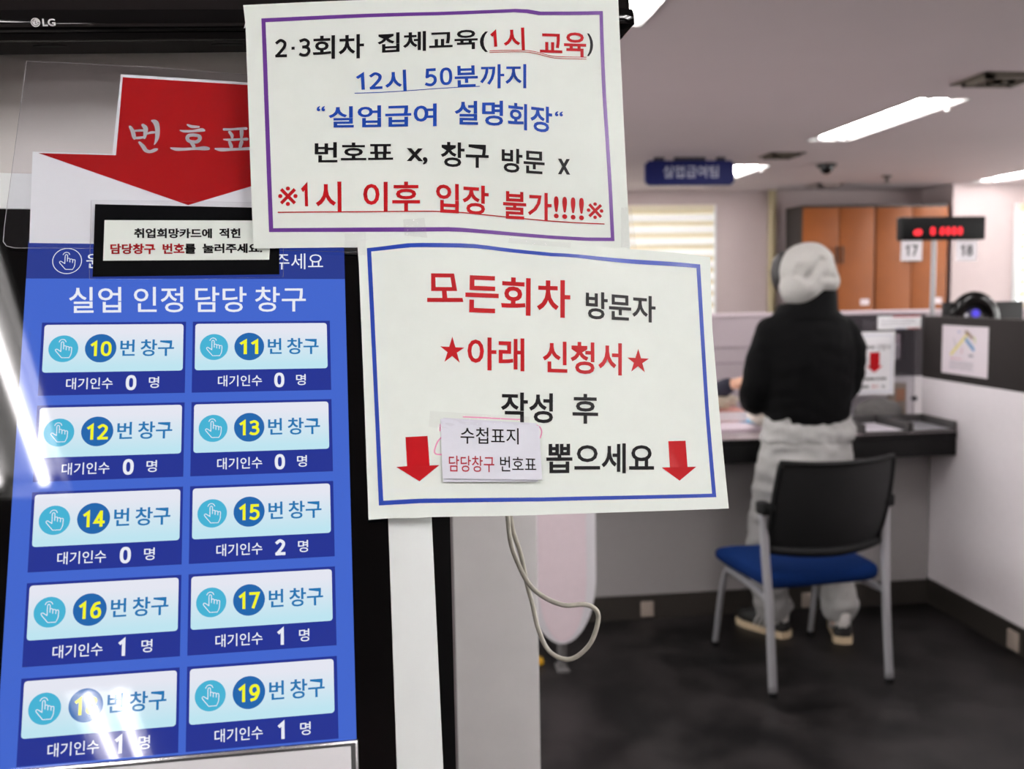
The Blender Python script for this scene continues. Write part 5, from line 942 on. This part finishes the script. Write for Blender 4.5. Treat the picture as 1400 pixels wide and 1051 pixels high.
# seated clerk behind the counter: only a navy sleeve and a hand can be seen
so0 = Vector((1.205, 4.97, 0)); bm = nb(); head(bm, (0, -0.03, 1.25), -1); tube(bm, [(0, 0, 1.06), (0, -0.01, 1.20)], 0.052, 12)
loft(bm, [(0, 0.03, 0.46, 0.16, 0.12), (0, 0.03, 0.7, 0.14, 0.10), (0, 0.01, 0.95, 0.16, 0.10), (0, 0.0, 1.06, 0.08, 0.06)])
limb(bm, [(0.16, 0, 1.0, 0.048), (0.20, -0.33, 0.93, 0.04), (0.36, -0.60, 1.045, 0.028)]); hand(bm, (0.365, -0.605, 1.048), (1, -0.35, 0.12), (0, 0.2, 1), 1, 0.7)
limb(bm, [(-0.16, 0, 1.0, 0.048), (-0.22, -0.2, 0.92, 0.04), (-0.1, -0.42, 0.90, 0.028)]); hand(bm, (-0.1, -0.425, 0.895), (0.3, -1, 0), (0, 0, 1), -1, 0.3)
for s in (-1, 1): limb(bm, [(s*0.09, 0.02, 0.50, 0.075), (s*0.11, -0.36, 0.50, 0.058), (s*0.11, -0.36, 0.10, 0.04)]); tube(bm, [(s*0.11, -0.36, 0.05), (s*0.115, -0.44, 0.035)], [0.045, 0.034], 12)
me = fuse(bm, 0.0075, 4); st = link('person', me, None, SKIN, smooth=True); st.location = so0; tag(st, 'clerk behind the counter reaching out a hand in a navy sleeve', 'person')
for s in (-1, 1):
    bm = nb(); ball(bm, (s*0.03, -0.128, 1.272), (0.012, 0.006, 0.006), 10); obj('eye', bm, mat('eye_dark', (36, 28, 26), 0.3), st, smooth=True)
    bm = nb(); tube(bm, [(s*0.045, -0.117, 1.294), (s*0.03, -0.124, 1.298), (s*0.014, -0.124, 1.294)], 0.003, 6); obj('eyebrow', bm, mat('hair_black', (18, 15, 14), 0.5), st)
bm = nb(); tube(bm, [(-0.022, -0.119, 1.193), (0, -0.127, 1.195), (0.022, -0.119, 1.193)], [0.003, 0.0055, 0.003], 8); obj('lips', bm, mat('lips_rose', (176, 104, 96), 0.5), st, smooth=True)
NAV = mat('navy_knit', (32, 32, 48), 0.85, noise_amt=0.1, nscale=120)
bm = nb(); loft(bm, [(0, 0.03, 0.50, 0.185, 0.15), (0, 0.03, 0.7, 0.175, 0.135), (0, 0.01, 0.95, 0.19, 0.13), (0, 0.0, 1.05, 0.11, 0.085), (0, 0, 1.09, 0.07, 0.07)])
limb(bm, [(0.165, 0, 0.995, 0.07), (0.20, -0.33, 0.93, 0.062), (0.29, -0.48, 0.985, 0.052), (0.35, -0.585, 1.04, 0.04)]); limb(bm, [(-0.165, 0, 0.995, 0.07), (-0.22, -0.2, 0.92, 0.06), (-0.12, -0.39, 0.905, 0.042)])
me = fuse(bm, 0.008, 6, 0.004, 12); link('sweater', me, st, NAV, smooth=True)
bm = nb()
for s in (-1, 1): limb(bm, [(s*0.09, 0.02, 0.50, 0.092), (s*0.11, -0.36, 0.50, 0.076), (s*0.11, -0.36, 0.12, 0.06)])
me = fuse(bm, 0.009, 5); link('trousers', me, st, mat('trousers_dark', (40, 40, 46), 0.85), smooth=True)
bm = nb(); ball(bm, (0, -0.005, 1.285), (0.088, 0.098, 0.095), 18); ball(bm, (0, 0.035, 1.22), (0.08, 0.065, 0.09), 14); me = fuse(bm, 0.008, 4); link('hair', me, st, mat('hair_black', (18, 15, 14), 0.5), smooth=True)
t = thing('office_stool', 'swivel stool under the seated clerk behind the counter', 'stool', (1.16, 5.0, 0))
bm = nb(); cyl(bm, (0, 0, 0.37), 0.2, 0.06, 28); obj('seat', bm, BLKC, t, auto=40)
bm = nb(); cyl(bm, (0, 0, 0.19), 0.025, 0.31, 14); obj('column', bm, SILV, t, auto=40)
for k in range(5):
    a = 2*math.pi*k/5; bm = nb(); tube(bm, [(0, 0, 0.06), (0.24*math.cos(a), 0.24*math.sin(a), 0.03)], [0.02, 0.014], 10); lg = obj('leg', bm, BLKC, t, smooth=True)
    bm = nb(); cyl(bm, (0.24*math.cos(a), 0.24*math.sin(a), 0.018), 0.018, 0.02, 12, 'X'); obj('caster', bm, BLKC, lg, auto=40)

bpy.data.scenes.remove(TMP)
